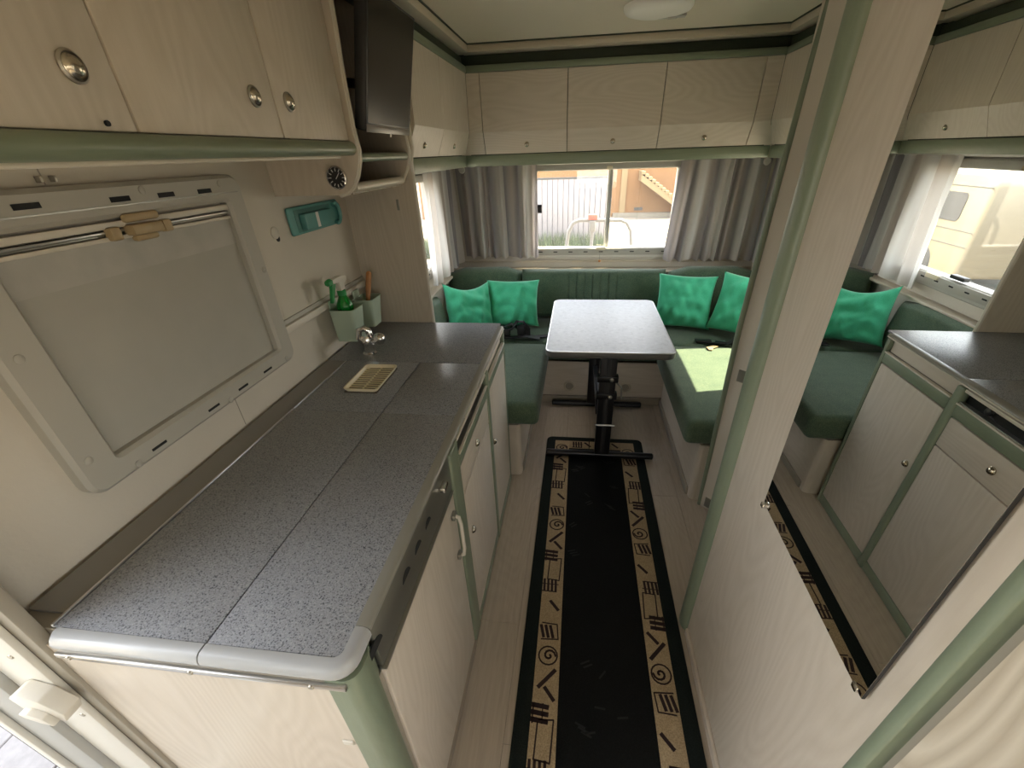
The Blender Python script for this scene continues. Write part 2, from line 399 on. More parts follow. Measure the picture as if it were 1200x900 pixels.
wf = obj('wall_front', bm, 'wall_vinyl', smooth=False); tag(wf, 'cream end wall behind the rear bench', 'wall', kind='structure')
bm = bmesh.new(); slab_holes(bm, 'y', YB-0.05, YB, XL-0.045, XR+0.045, -0.06, 2.2, [(-0.10, 0.85, 0.97, 1.50)])
wb = obj('wall_back', bm, 'wall_vinyl', smooth=False); tag(wb, 'cream wall closing the caravan behind the viewer', 'wall', kind='structure')
bm = bmesh.new(); box(bm, XL-0.045, XR+0.045, YB-0.05, YF+0.05, ZC, ZC+0.06)
ce = obj('ceiling', bm, 'ceiling_panel', smooth=False); tag(ce, 'pale flat ceiling panel of the caravan', 'ceiling', kind='structure')

# partition at the far end of the worktop
PY = 1.945
wp = thing('wall_partition', 'narrow beige upright panel closing the far end of the worktop', 'wall', (-0.84, PY, 0), kind='structure')
bm = bmesh.new()
prof = [(XL, 0), (-0.69, 0), (-0.688, 1.40), (-0.688, 1.585), (-0.676, 1.63), (-0.678, 1.70), (-0.676, 2.0), (-0.676, ZC), (XL, ZC)]
prism(bm, prof, 'y', PY, PY+0.018)
obj('board', bm, 'ash_v', wp, smooth=False)
tube_pts = [(-0.689, PY+0.009, 0.0), (-0.687, PY+0.009, 1.40), (-0.687, PY+0.009, 1.58), (-0.675, PY+0.009, 1.63), (-0.677, PY+0.009, 1.70), (-0.675, PY+0.009, ZC)]
bm = bmesh.new(); tube(bm, tube_pts, 0.0095, 8); obj('edging', bm, 'edging', wp)
B('slot_plate', 'dull_metal', wp, -0.773, -0.762, PY-0.003, PY, 1.405, 1.447, bev=0.001)

# closet wall with the mirror, right of the aisle
CX = 0.475
wc = thing('wall_closet', 'tall beige closet wall carrying the big mirror', 'wall', (CX+0.1, 0.7, 0), kind='structure')
B('panel', 'ash_v', wc, CX, CX+0.03, 0.372, 1.043, 0, ZC, smooth=False)
B('side_panel', 'ash_v', wc, CX+0.03, XR, 1.090, 1.115, 0, ZC, smooth=False)
def half_post(name, parent, x, y0, y1, bulge, z0, z1, mat='green_wood'):
    bm = bmesh.new(); n = 12; c = (y0+y1)/2; h = (y1-y0)/2
    pts = [(x-bulge*math.sin(math.pi*k/n), c+h*math.cos(math.pi*k/n)) for k in range(n+1)] + [(x+0.028, y0), (x+0.028, y1)]
    prism(bm, pts, 'z', z0, z1); return obj(name, bm, mat, parent, angle=50)
half_post('corner_post', wc, CX, 1.042, 1.116, 0.021, 0, ZC)
half_post('middle_post', wc, CX, 0.338, 0.3615, 0.006, 0, ZC)
B('post_bead', 'ash_v', wc, CX-0.003, CX+0.028, 0.360, 0.3725, 0, ZC)
B('near_panel', 'ash_bold', wc, CX+0.010, CX+0.045, -0.02, 0.322, 0.0, ZC, smooth=False)
B('gap_strip', 'taupe', wc, CX+0.020, CX+0.045, 0.320, 0.339, 0, ZC, smooth=False)
B('return_panel', 'ash_v', wc, CX+0.045, XR, -0.02, 0.0, 0, ZC, smooth=False)
B('kick_strip', 'ash_h', wc, CX-0.012, CX, 0.372, 1.03, 0, 0.035, bev=0.003)
# partition panel standing further down, beside the bench
wd = thing('wall_jamb', 'slim beige jamb panel beside the sunlit bench, green bead on its edge', 'wall', (0.9, 1.76, 0), kind='structure')
JY = 1.75
bm = bmesh.new(); prism(bm, [(0.672, 1.772), (0.800, 1.650), (XR, 1.650), (XR, 1.675), (0.812, 1.675), (0.690, 1.790)], 'z', 0, ZC); obj('board', bm, 'edging', wd, smooth=False)  # lighter colour stands in for light; front angled to catch more of it
bm = bmesh.new(); tube(bm, [(0.683, JY+0.020, 0), (0.666, JY+0.020, 0.95), (0.676, JY+0.020, 1.5), (0.692, JY+0.020, ZC)], 0.011, 12); obj('bead', bm, 'green_wood', wd)
for nm_, z0_, z1_ in (('strike_plate', 0.735, 0.79), ('foot_plate', 0.012, 0.07)):
    bm = bmesh.new(); prism(bm, [(0.697, 1.7445), (0.735, 1.7085), (0.738, 1.7115), (0.700, 1.7475)], 'z', z0_, z1_); obj(nm_, bm, 'dull_metal', wd, smooth=False)
# cupboard front closing the recess between both
rc = thing('closet_cupboard', 'beige cupboard front set back in the recess behind the closet post', 'cupboard', (0.9, 1.42, 0))
B('body', 'ash_v', rc, 0.82, XR-0.02, 1.118, 1.645, 0, ZC-0.04, smooth=False)
dd = B('door', 'ash_v', rc, 0.805, 0.82, 1.14, 1.63, 0.08, 1.95, bev=0.003)
knob(dd, (0.805, 1.2, 1.0), (-1, 0, 0))

# ceiling cornices: trim running round the dinette ceiling
def trim(i, label, mats, boxes):
    t = thing('trim_%d' % i, label, 'trim', boxes[0][1][::2] and (sum(boxes[0][1][0:2])/2, sum(boxes[0][1][2:4])/2, boxes[0][1][4]), kind='structure')
    for (nm, d), mt in zip(boxes, mats): B(nm, mt, t, *d, bev=0.004)
    return t
trim(1, 'pale ceiling cornice and dark green recess above the kitchen side lockers', ['cream_trim', 'green_dark', 'green_rail'],
     [('cornice', (-0.70, -0.615, 0.32, 2.90, 2.055, ZC)), ('recess', (-0.72, -0.69, 0.32, 2.97, 2.0, 2.06)), ('top_rail', (-0.69, -0.645, 1.965, 2.93, 1.978, 2.008))])
trim(2, 'pale ceiling cornice and dark green recess above the end wall lockers', ['cream_trim', 'green_dark', 'green_rail_x'],
     [('cornice', (-0.655, 1.03, 2.86, 2.95, 2.055, ZC)), ('recess', (-0.70, 1.06, 2.95, 2.98, 2.0, 2.06)), ('top_rail', (-0.645, 1.0, 2.915, 2.96, 1.978, 2.008))])
trim(3, 'pale ceiling cornice and dark green recess above the lockers over the sunlit bench', ['cream_trim', 'green_dark', 'green_rail'],
     [('cornice', (0.97, 1.05, 1.78, 2.90, 2.055, ZC)), ('recess', (1.05, 1.08, 1.78, 2.97, 2.0, 2.06)), ('top_rail', (1.0, 1.045, 1.78, 2.93, 1.978, 2.008))])

for nm_, d_ in (('joint_left', (-0.6155, -0.611, 0.32, 2.862, ZC-0.006, ZC)), ('joint_end', (-0.613, 0.972, 2.855, 2.8605, ZC-0.006, ZC)), ('joint_right', (0.966, 0.9705, 1.78, 2.862, ZC-0.006, ZC))):
    B('shadow_joint', 'green_dark', ce, *d_)

# ------------------------------------------------------------------ windows
def window(i, label, axis, t, s, u0, u1, z0, z1, mull=None, cas=0.055):
    """t: inner wall face, s: +1 when the room lies towards + along the axis"""
    c = (u0+u1)/2
    w = thing('window_%d' % i, label, 'window', (t, c, z0) if axis == 'x' else (c, t, z0), kind='structure')
    f = 0.03
    bm = bmesh.new(); ring_frame(bm, axis, t-s*0.045, t+s*0.014, u0-0.035, u1+0.035, z0-0.02, z1+0.02, u0+f, u1-f, z0+cas, z1-f)
    obj('frame', bm, 'grey_plastic' if i != 1 else 'frame_white', w)
    def bx(nm, mt, p0, p1, a0, a1, b0, b1, par=w, bev=0.002):
        bm = bmesh.new()
        q0, q1 = sorted((t+s*p0, t+s*p1))
        box(bm, *((q0, q1, a0, a1) if axis == 'x' else (a0, a1, q0, q1)), b0, b1, bev=bev)
        return obj(nm, bm, mt, par)
    edges = [u0+f] + ([mull] if mull else []) + [u1-f]
    for k in range(len(edges)-1):
        g = 0.008
        bx('pane', 'window_glass', -0.034, -0.030, edges[k]+(g if k else 0), edges[k+1]-(g if k < len(edges)-2 else 0), z0+cas, z1-f, bev=0)
    if mull: bx('mullion', 'frame_grey', -0.045, -0.01, mull-0.009, mull+0.009, z0+cas, z1-f); bx('sash_stile', 'frame_white', -0.040, -0.012, mull-0.024, mull-0.0105, z0+cas, z1-f)
    cs = bx('blind_cassette', 'grey_plastic', 0.008, 0.022, u0-0.01, u1+0.01, z0, z0+cas-0.006)
    n = int((u1-u0)/0.115)
    for k in range(n):
        uu = u0+0.06+(u1-u0-0.12)*k/(n-1)
        bx('slot', 'dark_hole', 0.0215, 0.0228, uu-0.016, uu+0.016, z0+0.022, z0+0.029, par=cs, bev=0)
    bx('top_cassette', 'grey_plastic', 0.006, 0.024, u0-0.01, u1+0.01, z1-f+0.004, z1+0.012)
    return w, bx
w1, bx = window(1, 'sliding window in the end wall, between the two grey striped curtains', 'y', YF, -1, -0.36, 0.72, 0.885, 1.505, mull=0.226)
bx('latch', 'black_plastic', -0.02, 0.012, -0.328, -0.29, 1.195, 1.255)
bx('handle', 'cream_plastic', 0.02, 0.045, 0.14, 0.215, 0.928, 0.946)
bx('top_handle', 'cream_plastic', 0.02, 0.036, 0.185, 0.225, 1.475, 1.498)
bm = bmesh.new(); tube(bm, [(0.172, YF-0.035, 0.93), (0.172, YF-0.035, 0.85)], 0.0015, 6); cd = obj('pull_cord', bm, 'dull_metal', w1)
bm = bmesh.new(); lathe(bm, [(0, -0.010), (0.008, -0.006), (0.010, 0), (0.008, 0.006), (0, 0.010)], (0.172, YF-0.035, 0.842), n=12); obj('cord_ball', bm, 'brush_wood', cd)
w2, bx = window(2, 'hinged side window over the bench beside the worktop, seen in the mirror', 'x', XL, 1, 2.06, 3.12, 0.90, 1.49)
bx('latch', 'black_plastic', 0.0, 0.03, 2.52, 2.62, 0.966, 0.985); bx('stay', 'cream_plastic', 0.01, 0.03, 2.70, 2.80, 0.93, 0.955); bx('catch', 'tan_plastic', 0.02, 0.04, 2.42, 2.50, 1.462, 1.482)
w3, bx = window(3, 'side window over the sunlit bench', 'x', XR, -1, 2.20, 3.12, 0.90, 1.565)
bx('latch', 'black_plastic', 0.0, 0.03, 2.6, 2.7, 0.966, 0.985)
w4, bx = window(4, 'unseen side window added behind the entrance door for more light', 'x', XL, 1, -1.35, -0.55, 0.96, 1.5)  # added out of view, its daylight lifts the interior brightness

w6, bx = window(6, 'unseen window added in the wall behind the viewer to brighten the room', 'y', YB, 1, -0.10, 0.85, 0.95, 1.50)  # opening put in for extra daylight from behind the camera
w7, bx = window(7, 'unseen side window added behind the closet to light the kitchen wall', 'x', XR, -1, -1.45, -0.05, 0.88, 1.62)  # added opening, made large so daylight reaches the kitchen wall
# kitchen window closed by its pull-down blind
w5 = thing('window_5', 'kitchen window closed by a grey pull-down blind in a wide grey frame', 'window', (XL, 0.92, 1.0), kind='structure')
bm = bmesh.new(); ring_frame(bm, 'x', XL, XL+0.030, 0.552, 1.290, 1.012, 1.572, 0.632, 1.222, 1.068, 1.508, ro=0.035, ri=0.008, bev=0.008)
fr = obj('frame', bm, 'grey_plastic', w5)
B('blind', 'blind_cloth', w5, XL, XL+0.006, 0.628, 1.226, 1.064, 1.402, smooth=False)
B('blind_fold', 'blind_cloth_top', w5, XL, XL+0.0095, 0.628, 1.226, 1.400, 1.466, smooth=False)
B('guide_line', 'dull_metal', fr, XL+0.0295, XL+0.0312, 0.575, 1.268, 1.5285, 1.5315)
for k, (z0, z1, d, mt) in enumerate([(1.466, 1.474, 0.020, 'edging'), (1.474, 1.480, 0.012, 'dull_metal'), (1.480, 1.485, 0.018, 'aluminium'), (1.486, 1.489, 0.012, 'dull_metal'), (1.489, 1.502, 0.022, 'edging')]):
    bm = bmesh.new(); box(bm, XL+0.002, XL+d, 0.634, 1.220, z0, z1, bev=0.0015); obj('blind_bar', bm, mt, w5)
cl = B('clip', 'tan_plastic', w5, XL+0.012, XL+0.042, 0.895, 0.975, 1.470, 1.492, bev=0.005)
B('clip_top', 'tan_plastic', cl, XL+0.020, XL+0.034, 0.893, 0.982, 1.496, 1.514, bev=0.006)
B('clip_lip', 'tan_plastic', cl, XL+0.014, XL+0.030, 0.905, 0.965, 1.457, 1.470, bev=0.005)
for yy in (0.862, 0.995):
    B('clip_ear', 'tan_plastic', cl, XL+0.014, XL+0.034, yy-0.012, yy+0.012, 1.466, 1.492, bev=0.004)
for yy, zz in [(0.727, 1.5455), (0.907, 1.5415), (1.026, 1.5405), (1.147, 1.5395)]:
    B('slot', 'dark_hole', fr, XL+0.0285, XL+0.0312, yy-0.023, yy+0.023, zz-0.005, zz+0.005)
for yy in (0.718, 0.897, 1.017, 1.134):
    B('slot', 'dark_hole', fr, XL+0.0285, XL+0.0312, yy-0.020, yy+0.020, 1.0305, 1.0365)
for yy, zz in [(0.967, 1.554), (1.208, 1.552), (0.579, 1.094), (0.658, 1.026), (0.957, 1.023), (1.268, 1.313), (0.582, 1.317), (1.236, 1.028)]:
    bm = bmesh.new(); lathe(bm, [(0.0085, 0), (0.0085, 0.0018), (0.007, 0.003), (0, 0.0032)], (XL+0.0295, yy, zz), (1, 0, 0), 14); obj('screw_cap', bm, 'grey_plastic', fr)
# panel joints of the kitchen wall
B('wall_joint', 'taupe', wl, XL-0.001, XL+0.0008, 1.0, 1.0022, HC, 1.012)
B('wall_joint', 'taupe', wl, XL-0.001, XL+0.0008, 0.80, 0.802, 1.575, 1.62)

# ------------------------------------------------------------------ entrance door frame, lower corner of the picture
d1 = thing('door_1', 'open entrance doorway with pale jamb and black seal beside the worktop', 'doorway', (-1.05, -0.06, 0), kind='structure')
B('inner_trim', 'taupe', d1, -0.988, -0.922, 0.322, 0.345, 0, 1.95, bev=0.003)
B('frame_strip', 'frame_white', d1, -1.048, -0.948, 0.308, 0.3215, 0, 1.93, bev=0.004)
B('jamb', 'frame_grey', d1, -1.150, -1.048, 0.292, 0.33, -0.06, 1.93, bev=0.004)
B('jamb_lip', 'frame_white', d1, -1.150, -1.128, 0.280, 0.2925, -0.06, 1.93, bev=0.004)
B('seal', 'black_rubber', d1, -1.172, -1.150, 0.284, 0.33, -0.06, 1.93, bev=0.006)
B('jamb', 'frame_grey', d1, -1.12, -0.95, -0.46, -0.44, -0.06, 1.93, bev=0.004)
lf = B('added_leaf', 'frame_white', d1, -1.82, -1.14, -0.50, -0.46, -0.05, 1.88, bev=0.01)  # unseen door leaf added to keep doorway light off the cabinet end
B('added_leaf_handle', 'black_plastic', lf, -1.75, -1.68, -0.458, -0.44, 0.85, 0.95, bev=0.005)
B('lintel', 'frame_grey', d1, -1.12, -0.96, -0.46, 0.33, 1.86, 1.93, bev=0.004)
B('threshold', 'dull_metal', d1, -1.10, -0.98, -0.44, 0.292, -0.058, 0.006, bev=0.004)
bm = bmesh.new(); prism(bm, [(-1.006, 0.778), (-0.985, 0.790), (-0.945, 0.776), (-0.916, 0.735), (-0.930, 0.706), (-1.000, 0.738)], 'y', 0.276, 0.3078, bev=0.003); la = obj('latch', bm, 'white_plastic', d1)
bm = bmesh.new(); prism(bm, [(-0.992, 0.748), (-0.972, 0.752), (-0.948, 0.738), (-0.936, 0.715), (-0.962, 0.722), (-0.985, 0.735)], 'y', 0.264, 0.2765, bev=0.002); obj('latch_lip', bm, 'white_plastic', la)
for xx, zz in ((-0.952, 0.655), (-0.962, 0.865)):
    bm = bmesh.new(); lathe(bm, [(0.006, 0), (0.005, 0.003), (0, 0.0035)], (xx-0.012, 0.309, zz), (0, -1, 0), 12); obj('screw', bm, 'screw', d1)

# ================================================================== KITCHEN
FX = -0.333          # cabinet front plane
# worktop: four hinged lids, far slab, back strip
wt = thing('worktop', 'long speckled grey worktop with hinged lids and metal edges', 'worktop', (-0.66, 1.1, HC-0.03))
B('core', 'taupe', wt, -0.985, -0.352, 0.345, 1.900, HC-0.035, HC-0.008, smooth=False)
B('back_strip', 'strip_grey', wt, -0.986, -0.9065, 0.372, 1.49, HC-0.008, HC-0.001, smooth=False)
for (x0, x1, y0, y1) in [(-0.899, -0.6012, 0.345, 1.0995), (-0.5988, -0.353, 0.345, 1.0995), (-0.899, -0.6012, 1.1005, 1.482), (-0.5988, -0.353, 1.1005, 1.482)]:
    B('lid', 'worktop', wt, x0, x1, y0, y1, HC-0.008, HC, bev=0.0015)
B('far_slab', 'worktop', wt, -0.986, -0.353, 1.4845, 1.9435, HC-0.008, HC, bev=0.001)
for y0, y1 in ((0.345, 1.10), (1.103, 1.48)):
    B('hinge_strip', 'aluminium', wt, -0.9062, -0.9002, y0, y1, HC-0.006, HC+0.003, bev=0.002)
NOSE = [(-0.016, 0.0006), (0.0, 0.0006), (0.006, -0.004), (0.0095, -0.012), (0.0095, -0.021), (0.006, -0.029), (0.0, -0.034), (-0.016, -0.034)]
def nosing(path, name, mat, zs=1.0):
    """sweep the rounded edge profile along (x, y, nx, ny) stations"""
    bm = bmesh.new(); L = []
    for x, y, nx, ny in path: L.append([bm.verts.new((x+nx*d, y+ny*d, HC+(h*zs if h < 0 else h))) for d, h in NOSE])
    m = len(NOSE)
    for i in range(len(L)-1):
        for k in range(m): bm.faces.new((L[i][k], L[i][(k+1) % m], L[i+1][(k+1) % m], L[i+1][k]))
    bm.faces.new(L[0]); bm.faces.new(L[-1]); return obj(name, bm, mat, wt, angle=50)
ex = -0.343; ey = 0.328; cr_ = 0.03
nosing([(-0.890, ey+0.012, -0.7, -0.7), (-0.884, ey, 0, -1), (-0.6015, ey, 0, -1)], 'nose_edge', 'worktop_edge')
path = [(-0.5985, ey, 0, -1), (ex-cr_, ey, 0, -1)]
for a in range(15, 91, 15):
    q = math.radians(a); path.append((ex-cr_+cr_*math.sin(q), ey+cr_-cr_*math.cos(q), math.sin(q), -math.cos(q)))
nosing(path+[(ex, 0.40, 1, 0)], 'nose_edge', 'worktop_edge')
nosing([(ex, 0.401, 1, 0), (ex, 1.902, 1, 0)], 'front_edge', 'worktop_edge_shaded', 0.5)
B('edge_bead', 'edging', wt, ex+0.003, ex+0.0125, 1.10, 1.90, HC-0.014, HC-0.009, bev=0.002)
# fridge cabinet, nearest
fc = thing('fridge_cabinet', 'kitchen base cabinet nearest the entrance with large plain fridge door', 'cabinet', (-0.65, 0.63, 0))
B('end_panel', 'ash_v', fc, -0.925, -0.386, 0.330, 0.345, 0, HC-0.036, smooth=False)
bm = bmesh.new()
pts = [(-0.388, 0.40), (-0.388, 0.326)] + [(-0.358+0.026*math.sin(math.radians(a)), 0.354-0.028*math.cos(math.radians(a))) for a in range(0, 91, 15)] + [(-0.332, 0.372), (-0.345, 0.40)]
prism(bm, pts, 'z', 0, HC-0.036); obj('corner_post', bm, 'green_wood', fc, angle=50)
st = B('end_strip', 'aluminium', fc, -0.90, -0.350, 0.319, 0.329, HC-0.056, HC-0.043, bev=0.002)
for xx in (-0.872, -0.632, -0.41):
    bm = bmesh.new(); lathe(bm, [(0.0055, 0), (0.0045, 0.003), (0, 0.0036)], (xx, 0.3195, HC-0.050), (0, -1, 0), 12); obj('screw', bm, 'screw', st)
B('cap', 'white_plastic', fc, -0.418, -0.396, 0.326, 0.3305, 0.626, 0.642, bev=0.004)
B('carcass', 'dark_hole', fc, -0.96, FX-0.018, 0.40, 0.915, 0.02, HC-0.040, smooth=False)
B('gap_strip', 'taupe', fc, -0.352, FX-0.006, 0.374, 0.398, 0, 0.775)
fd = B('door', 'ash_v', fc, FX-0.018, FX, 0.401, 0.905, 0.028, 0.772, bev=0.003)
vp = B('vent_panel', 'dull_metal', fc, FX-0.018, FX-0.004, 0.405, 0.915, 0.778, HC-0.018, bev=0.002)
for yy, rr in ((0.400, 0.024), (0.561, 0.018), (0.638, 0.017), (0.713, 0.016)):
    bm = bmesh.new()
    pts = [(yy+rr*1.2*math.cos(math.radians(a)), 0.838+rr*math.sin(math.radians(a))) for a in range(0, 181, 15)]
    prism(bm, pts, 'x', FX-0.006, FX-0.003); obj('vent', bm, 'dark_hole', vp)
lt = B('turn_latch', 'chrome', vp, FX-0.004, FX+0.012, 0.815, 0.850, 0.845, 0.862, bev=0.004)
lip = B('door_lip', 'dull_metal', fc, FX-0.018, FX+0.004, 0.401, 0.905, 0.772, 0.778, bev=0.002)
bm = bmesh.new(); tube(bm, [(FX, 0.868, 0.545), (FX+0.020, 0.868, 0.552), (FX+0.024, 0.868, 0.58), (FX+0.024, 0.868, 0.68), (FX+0.020, 0.868, 0.708), (FX, 0.868, 0.715)], 0.0055, 10)
hh = obj('handle', bm, 'edging', fd); lab(hh, 'pale upright bar handle')
for zz in (0.548, 0.712): B('bracket', 'dull_metal', fc, FX, FX+0.012, 0.856, 0.882, zz-0.010, zz+0.010, bev=0.003)
B('stile', 'green_wood', fc, FX-0.018, FX+0.003, 0.918, 0.998, 0, HC-0.018, bev=0.006, seg=3)
B('plinth', 'taupe', fc, FX-0.04, FX-0.02, 0.40, 0.915, 0, 0.028)

# middle cabinet: tray, drawer, door
mc = thing('drawer_cabinet', 'middle kitchen base cabinet with one drawer above a door', 'cabinet', (-0.65, 1.23, 0))
B('carcass', 'ash_v', mc, -0.96, FX-0.055, 1.0, 1.45, 0.04, HC-0.042, smooth=False)
B('rail', 'green_rail', mc, FX-0.05, FX+0.002, 1.0, 1.44, 0.788, 0.836, bev=0.005)
B('rail_bead', 'edging', mc, FX-0.01, FX+0.006, 1.0, 1.44, 0.834, 0.840, bev=0.002)
B('tray', 'black_metal', mc, FX-0.05, FX-0.02, 1.002, 1.438, 0.840, HC-0.018, smooth=False)
B('tray_lip', 'edging', mc, FX-0.02, FX+0.001, 1.002, 1.438, HC-0.030, HC-0.0185, bev=0.002)
B('tray_floor', 'dull_metal', mc, FX-0.022, FX-0.002, 1.002, 1.438, 0.838, 0.843)
bm = bmesh.new(); lathe(bm, [(0.014, 0), (0.013, 0.012), (0.008, 0.014), (0, 0.014)], (FX-0.021, 1.34, 0.862), (1, 0, 0), 16); obj('dial', bm, 'black_plastic', mc)
dr = B('drawer', 'ash_h', mc, FX-0.018, FX, 1.004, 1.436, 0.672, 0.784, bev=0.003); knob(dr, (FX, 1.213, 0.728), (1, 0, 0), 0.014)
do = B('door', 'ash_v', mc, FX-0.018, FX, 1.004, 1.436, 0.052, 0.668, bev=0.003); knob(do, (FX, 1.046, 0.472), (1, 0, 0), 0.014)
B('drawer_gap', 'dark_hole', mc, FX-0.054, FX-0.016, 1.0, 1.44, 0.05, 0.79, smooth=False)
B('base_rail', 'green_rail', mc, FX-0.03, FX+0.001, 1.0, 1.44, 0, 0.05, bev=0.004)
B('stile', 'green_wood', mc, FX-0.02, FX+0.006, 1.438, 1.472, 0, HC-0.018, bev=0.006, seg=3)

# far cabinet: tall door
kc = thing('tall_door_cabinet', 'farthest kitchen base cabinet with one tall door, next to the bench', 'cabinet', (-0.65, 1.69, 0))
B('carcass', 'ash_v', kc, -0.96, FX-0.03, 1.474, 1.895, 0.04, HC-0.042, smooth=False)
B('false_panel', 'ash_h', kc, FX-0.03, FX-0.016, 1.474, 1.87, 0.842, HC-0.018)
B('rail', 'green_rail', kc, FX-0.03, FX+0.002, 1.474, 1.87, 0.794, 0.840, bev=0.005)
B('rail_bead', 'edging', kc, FX-0.01, FX+0.006, 1.474, 1.87, 0.838, 0.844, bev=0.002)
do = B('door', 'ash_v', kc, FX-0.018, FX, 1.477, 1.868, 0.052, 0.790, bev=0.003); knob(do, (FX, 1.505, 0.53), (1, 0, 0), 0.014)
B('base_rail', 'green_rail', kc, FX-0.03, FX+0.001, 1.474, 1.87, 0, 0.05, bev=0.004)
half = bmesh.new()
pts = [(-0.37, 1.905), (-0.37, 1.872), (-0.333, 1.872)] + [(-0.356+0.026*math.cos(math.radians(a)), 1.88+0.025*math.sin(math.radians(a))) for a in range(0, 91, 15)]
prism(half, pts, 'z', 0, HC-0.0175); obj('corner_post', half, 'green_wood', kc, angle=50)
B('end_panel', 'ash_v', kc, -0.685, -0.37, 1.897, 1.906, 0, HC-0.036)

# slotted cream drainer tray on the lids
tr = thing('drainer_tray', 'small cream plastic tray with slotted base lying on the worktop', 'tray', (-0.725, 1.32, HC))
bm = bmesh.new()
t2 = bmesh.new(); box(t2, -0.786, -0.668, 1.222, 1.418, HC+0.0005, HC+0.004)
merge(bm, t2); obj('base', bm, 'floor_base', tr)
for k in range(11):
    yy = 1.24+k*(0.16/10)
    for xa, xb in ((-0.780, -0.731), (-0.723, -0.674)): B('rib', 'cream_plastic', tr, xa, xb, yy-0.0042, yy+0.0042, HC+0.004, HC+0.0062, bev=0.0008)
B('divider', 'cream_plastic', tr, -0.7305, -0.7235, 1.228, 1.412, HC+0.004, HC+0.0066, bev=0.001)
def rim_ring(bm, x0, x1, y0, y1, z0, z1, wd_, flare):
    def rr(u0, u1, v0, v1, r, z):
        P = []
        for cx, cy, a in ((u1-r, v1-r, 0), (u0+r, v1-r, 90), (u0+r, v0+r, 180), (u1-r, v0+r, 270)):
            for k in range(6): q = math.radians(a+90*k/5); P.append(bm.verts.new((cx+r*math.cos(q), cy+r*math.sin(q), z)))
        return P
    L = [rr(x0, x1, y0, y1, 0.012, z0), rr(x0-flare, x1+flare, y0-flare, y1+flare, 0.014, z1), rr(x0-flare-wd_, x1+flare+wd_, y0-flare-wd_, y1+flare+wd_, 0.016, z1), rr(x0-flare-wd_, x1+flare+wd_, y0-flare-wd_, y1+flare+wd_, 0.016, z1-0.003), rr(x0-0.002, x1+0.002, y0-0.002, y1+0.002, 0.012, z0)]
    L.append(L[0]); m = len(L[0])
    for a in range(5):
        for k in range(m): bm.faces.new((L[a][k], L[a][(k+1) % m], L[a+1][(k+1) % m], L[a+1][k]))
bm = bmesh.new(); rim_ring(bm, -0.780, -0.674, 1.228, 1.412, HC+0.002, HC+0.017, 0.004, 0.006); obj('rim', bm, 'cream_plastic', tr)

# chrome tap
tp = thing('tap', 'small chrome swivel tap with lever on the worktop behind the tray', 'tap', (-0.838, 1.555, HC))
bm = bmesh.new(); lathe(bm, [(0.028, 0), (0.028, 0.006), (0.021, 0.012), (0.019, 0.035), (0.022, 0.040), (0.022, 0.072), (0.016, 0.080), (0, 0.081)], (-0.838, 1.555, HC)); obj('body', bm, 'chrome', tp)
bm = bmesh.new(); tube(bm, [(-0.845, 1.55, HC+0.045), (-0.862, 1.54, HC+0.075), (-0.858, 1.545, HC+0.105), (-0.838, 1.55, HC+0.112), (-0.822, 1.555, HC+0.100), (-0.822, 1.555, HC+0.085)], 0.013, 12); obj('spout', bm, 'chrome', tp)
bm = bmesh.new(); tube(bm, [(-0.82, 1.557, HC+0.050), (-0.795, 1.562, HC+0.058)], 0.010, 12); hb = obj('lever_arm', bm, 'chrome', tp)
bm = bmesh.new(); lathe(bm, [(0, 0), (0.021, 0.002), (0.024, 0.014), (0.021, 0.028), (0.012, 0.036), (0, 0.037)], (-0.800, 1.561, HC+0.055), (0.7, 0.1, 0.5), 8); obj('lever_knob', bm, 'chrome', tp)

# wall rail and two pots
ra = thing('utensil_rail', 'thin white utensil rail fixed along the kitchen wall', 'rail', (XL, 1.58, 1.09))
B('bar', 'white_plastic', ra, XL+0.006, XL+0.024, 1.285, 1.935, 1.092, 1.118, bev=0.004)
B('back_plate', 'grey_plastic', ra, XL, XL+0.008, 1.275, 1.940, 1.100, 1.132, bev=0.002)
B('end_cap', 'grey_plastic', ra, XL, XL+0.026, 1.272, 1.286, 1.088, 1.124, bev=0.003)
def pot(label, x0, x1, y0, y1, z0, z1):
    t = thing('hanging_pot', label, 'pot', ((x0+x1)/2, (y0+y1)/2, z0), 'pots hanging on the utensil rail')
    bm = bmesh.new()
    def rr(u0, u1, v0, v1, r, z):
        P = []
        for cx, cy, a in ((u1-r, v1-r, 0), (u0+r, v1-r, 90), (u0+r, v0+r, 180), (u1-r, v0+r, 270)):
            for k in range(5): q = math.radians(a+90*k/4); P.append(bm.verts.new((cx+r*math.cos(q), cy+r*math.sin(q), z)))
        return P
    s = 0.016; w_ = 0.003
    L = [rr(x0, x1-s, y0+s, y1-s, 0.012, z0), rr(x0, x1-s*0.1, y0+s*0.1, y1-s*0.1, 0.016, z1-0.008), rr(x0, x1+0.002, y0-0.002, y1+0.002, 0.018, z1),
         rr(x0+w_, x1-w_, y0+w_, y1-w_, 0.015, z1), rr(x0+w_, x1-s-w_, y0+s+w_, y1-s-w_, 0.010, z0+w_)]
    m = len(L[0])
    for a in range(4):
        for k in range(m): bm.faces.new((L[a][k], L[a][(k+1) % m], L[a+1][(k+1) % m], L[a+1][k]))
    bm.faces.new(list(reversed(L[0]))); bm.faces.new(L[4])
    obj('cup', bm, 'pot_plastic', t, angle=50)
    B('hanger', 'pot_plastic', t, XL+0.0245, x0, (y0+y1)/2-0.03, (y0+y1)/2+0.03, z1-0.05, z1+0.03, bev=0.003)
    return t
pot('pale green plastic pot on the rail holding the spray bottle', -0.972, -0.868, 1.548, 1.655, 0.958, 1.092)
pot('pale green plastic pot on the rail holding the wooden brush', -0.972, -0.880, 1.745, 1.858, 0.950, 1.074)
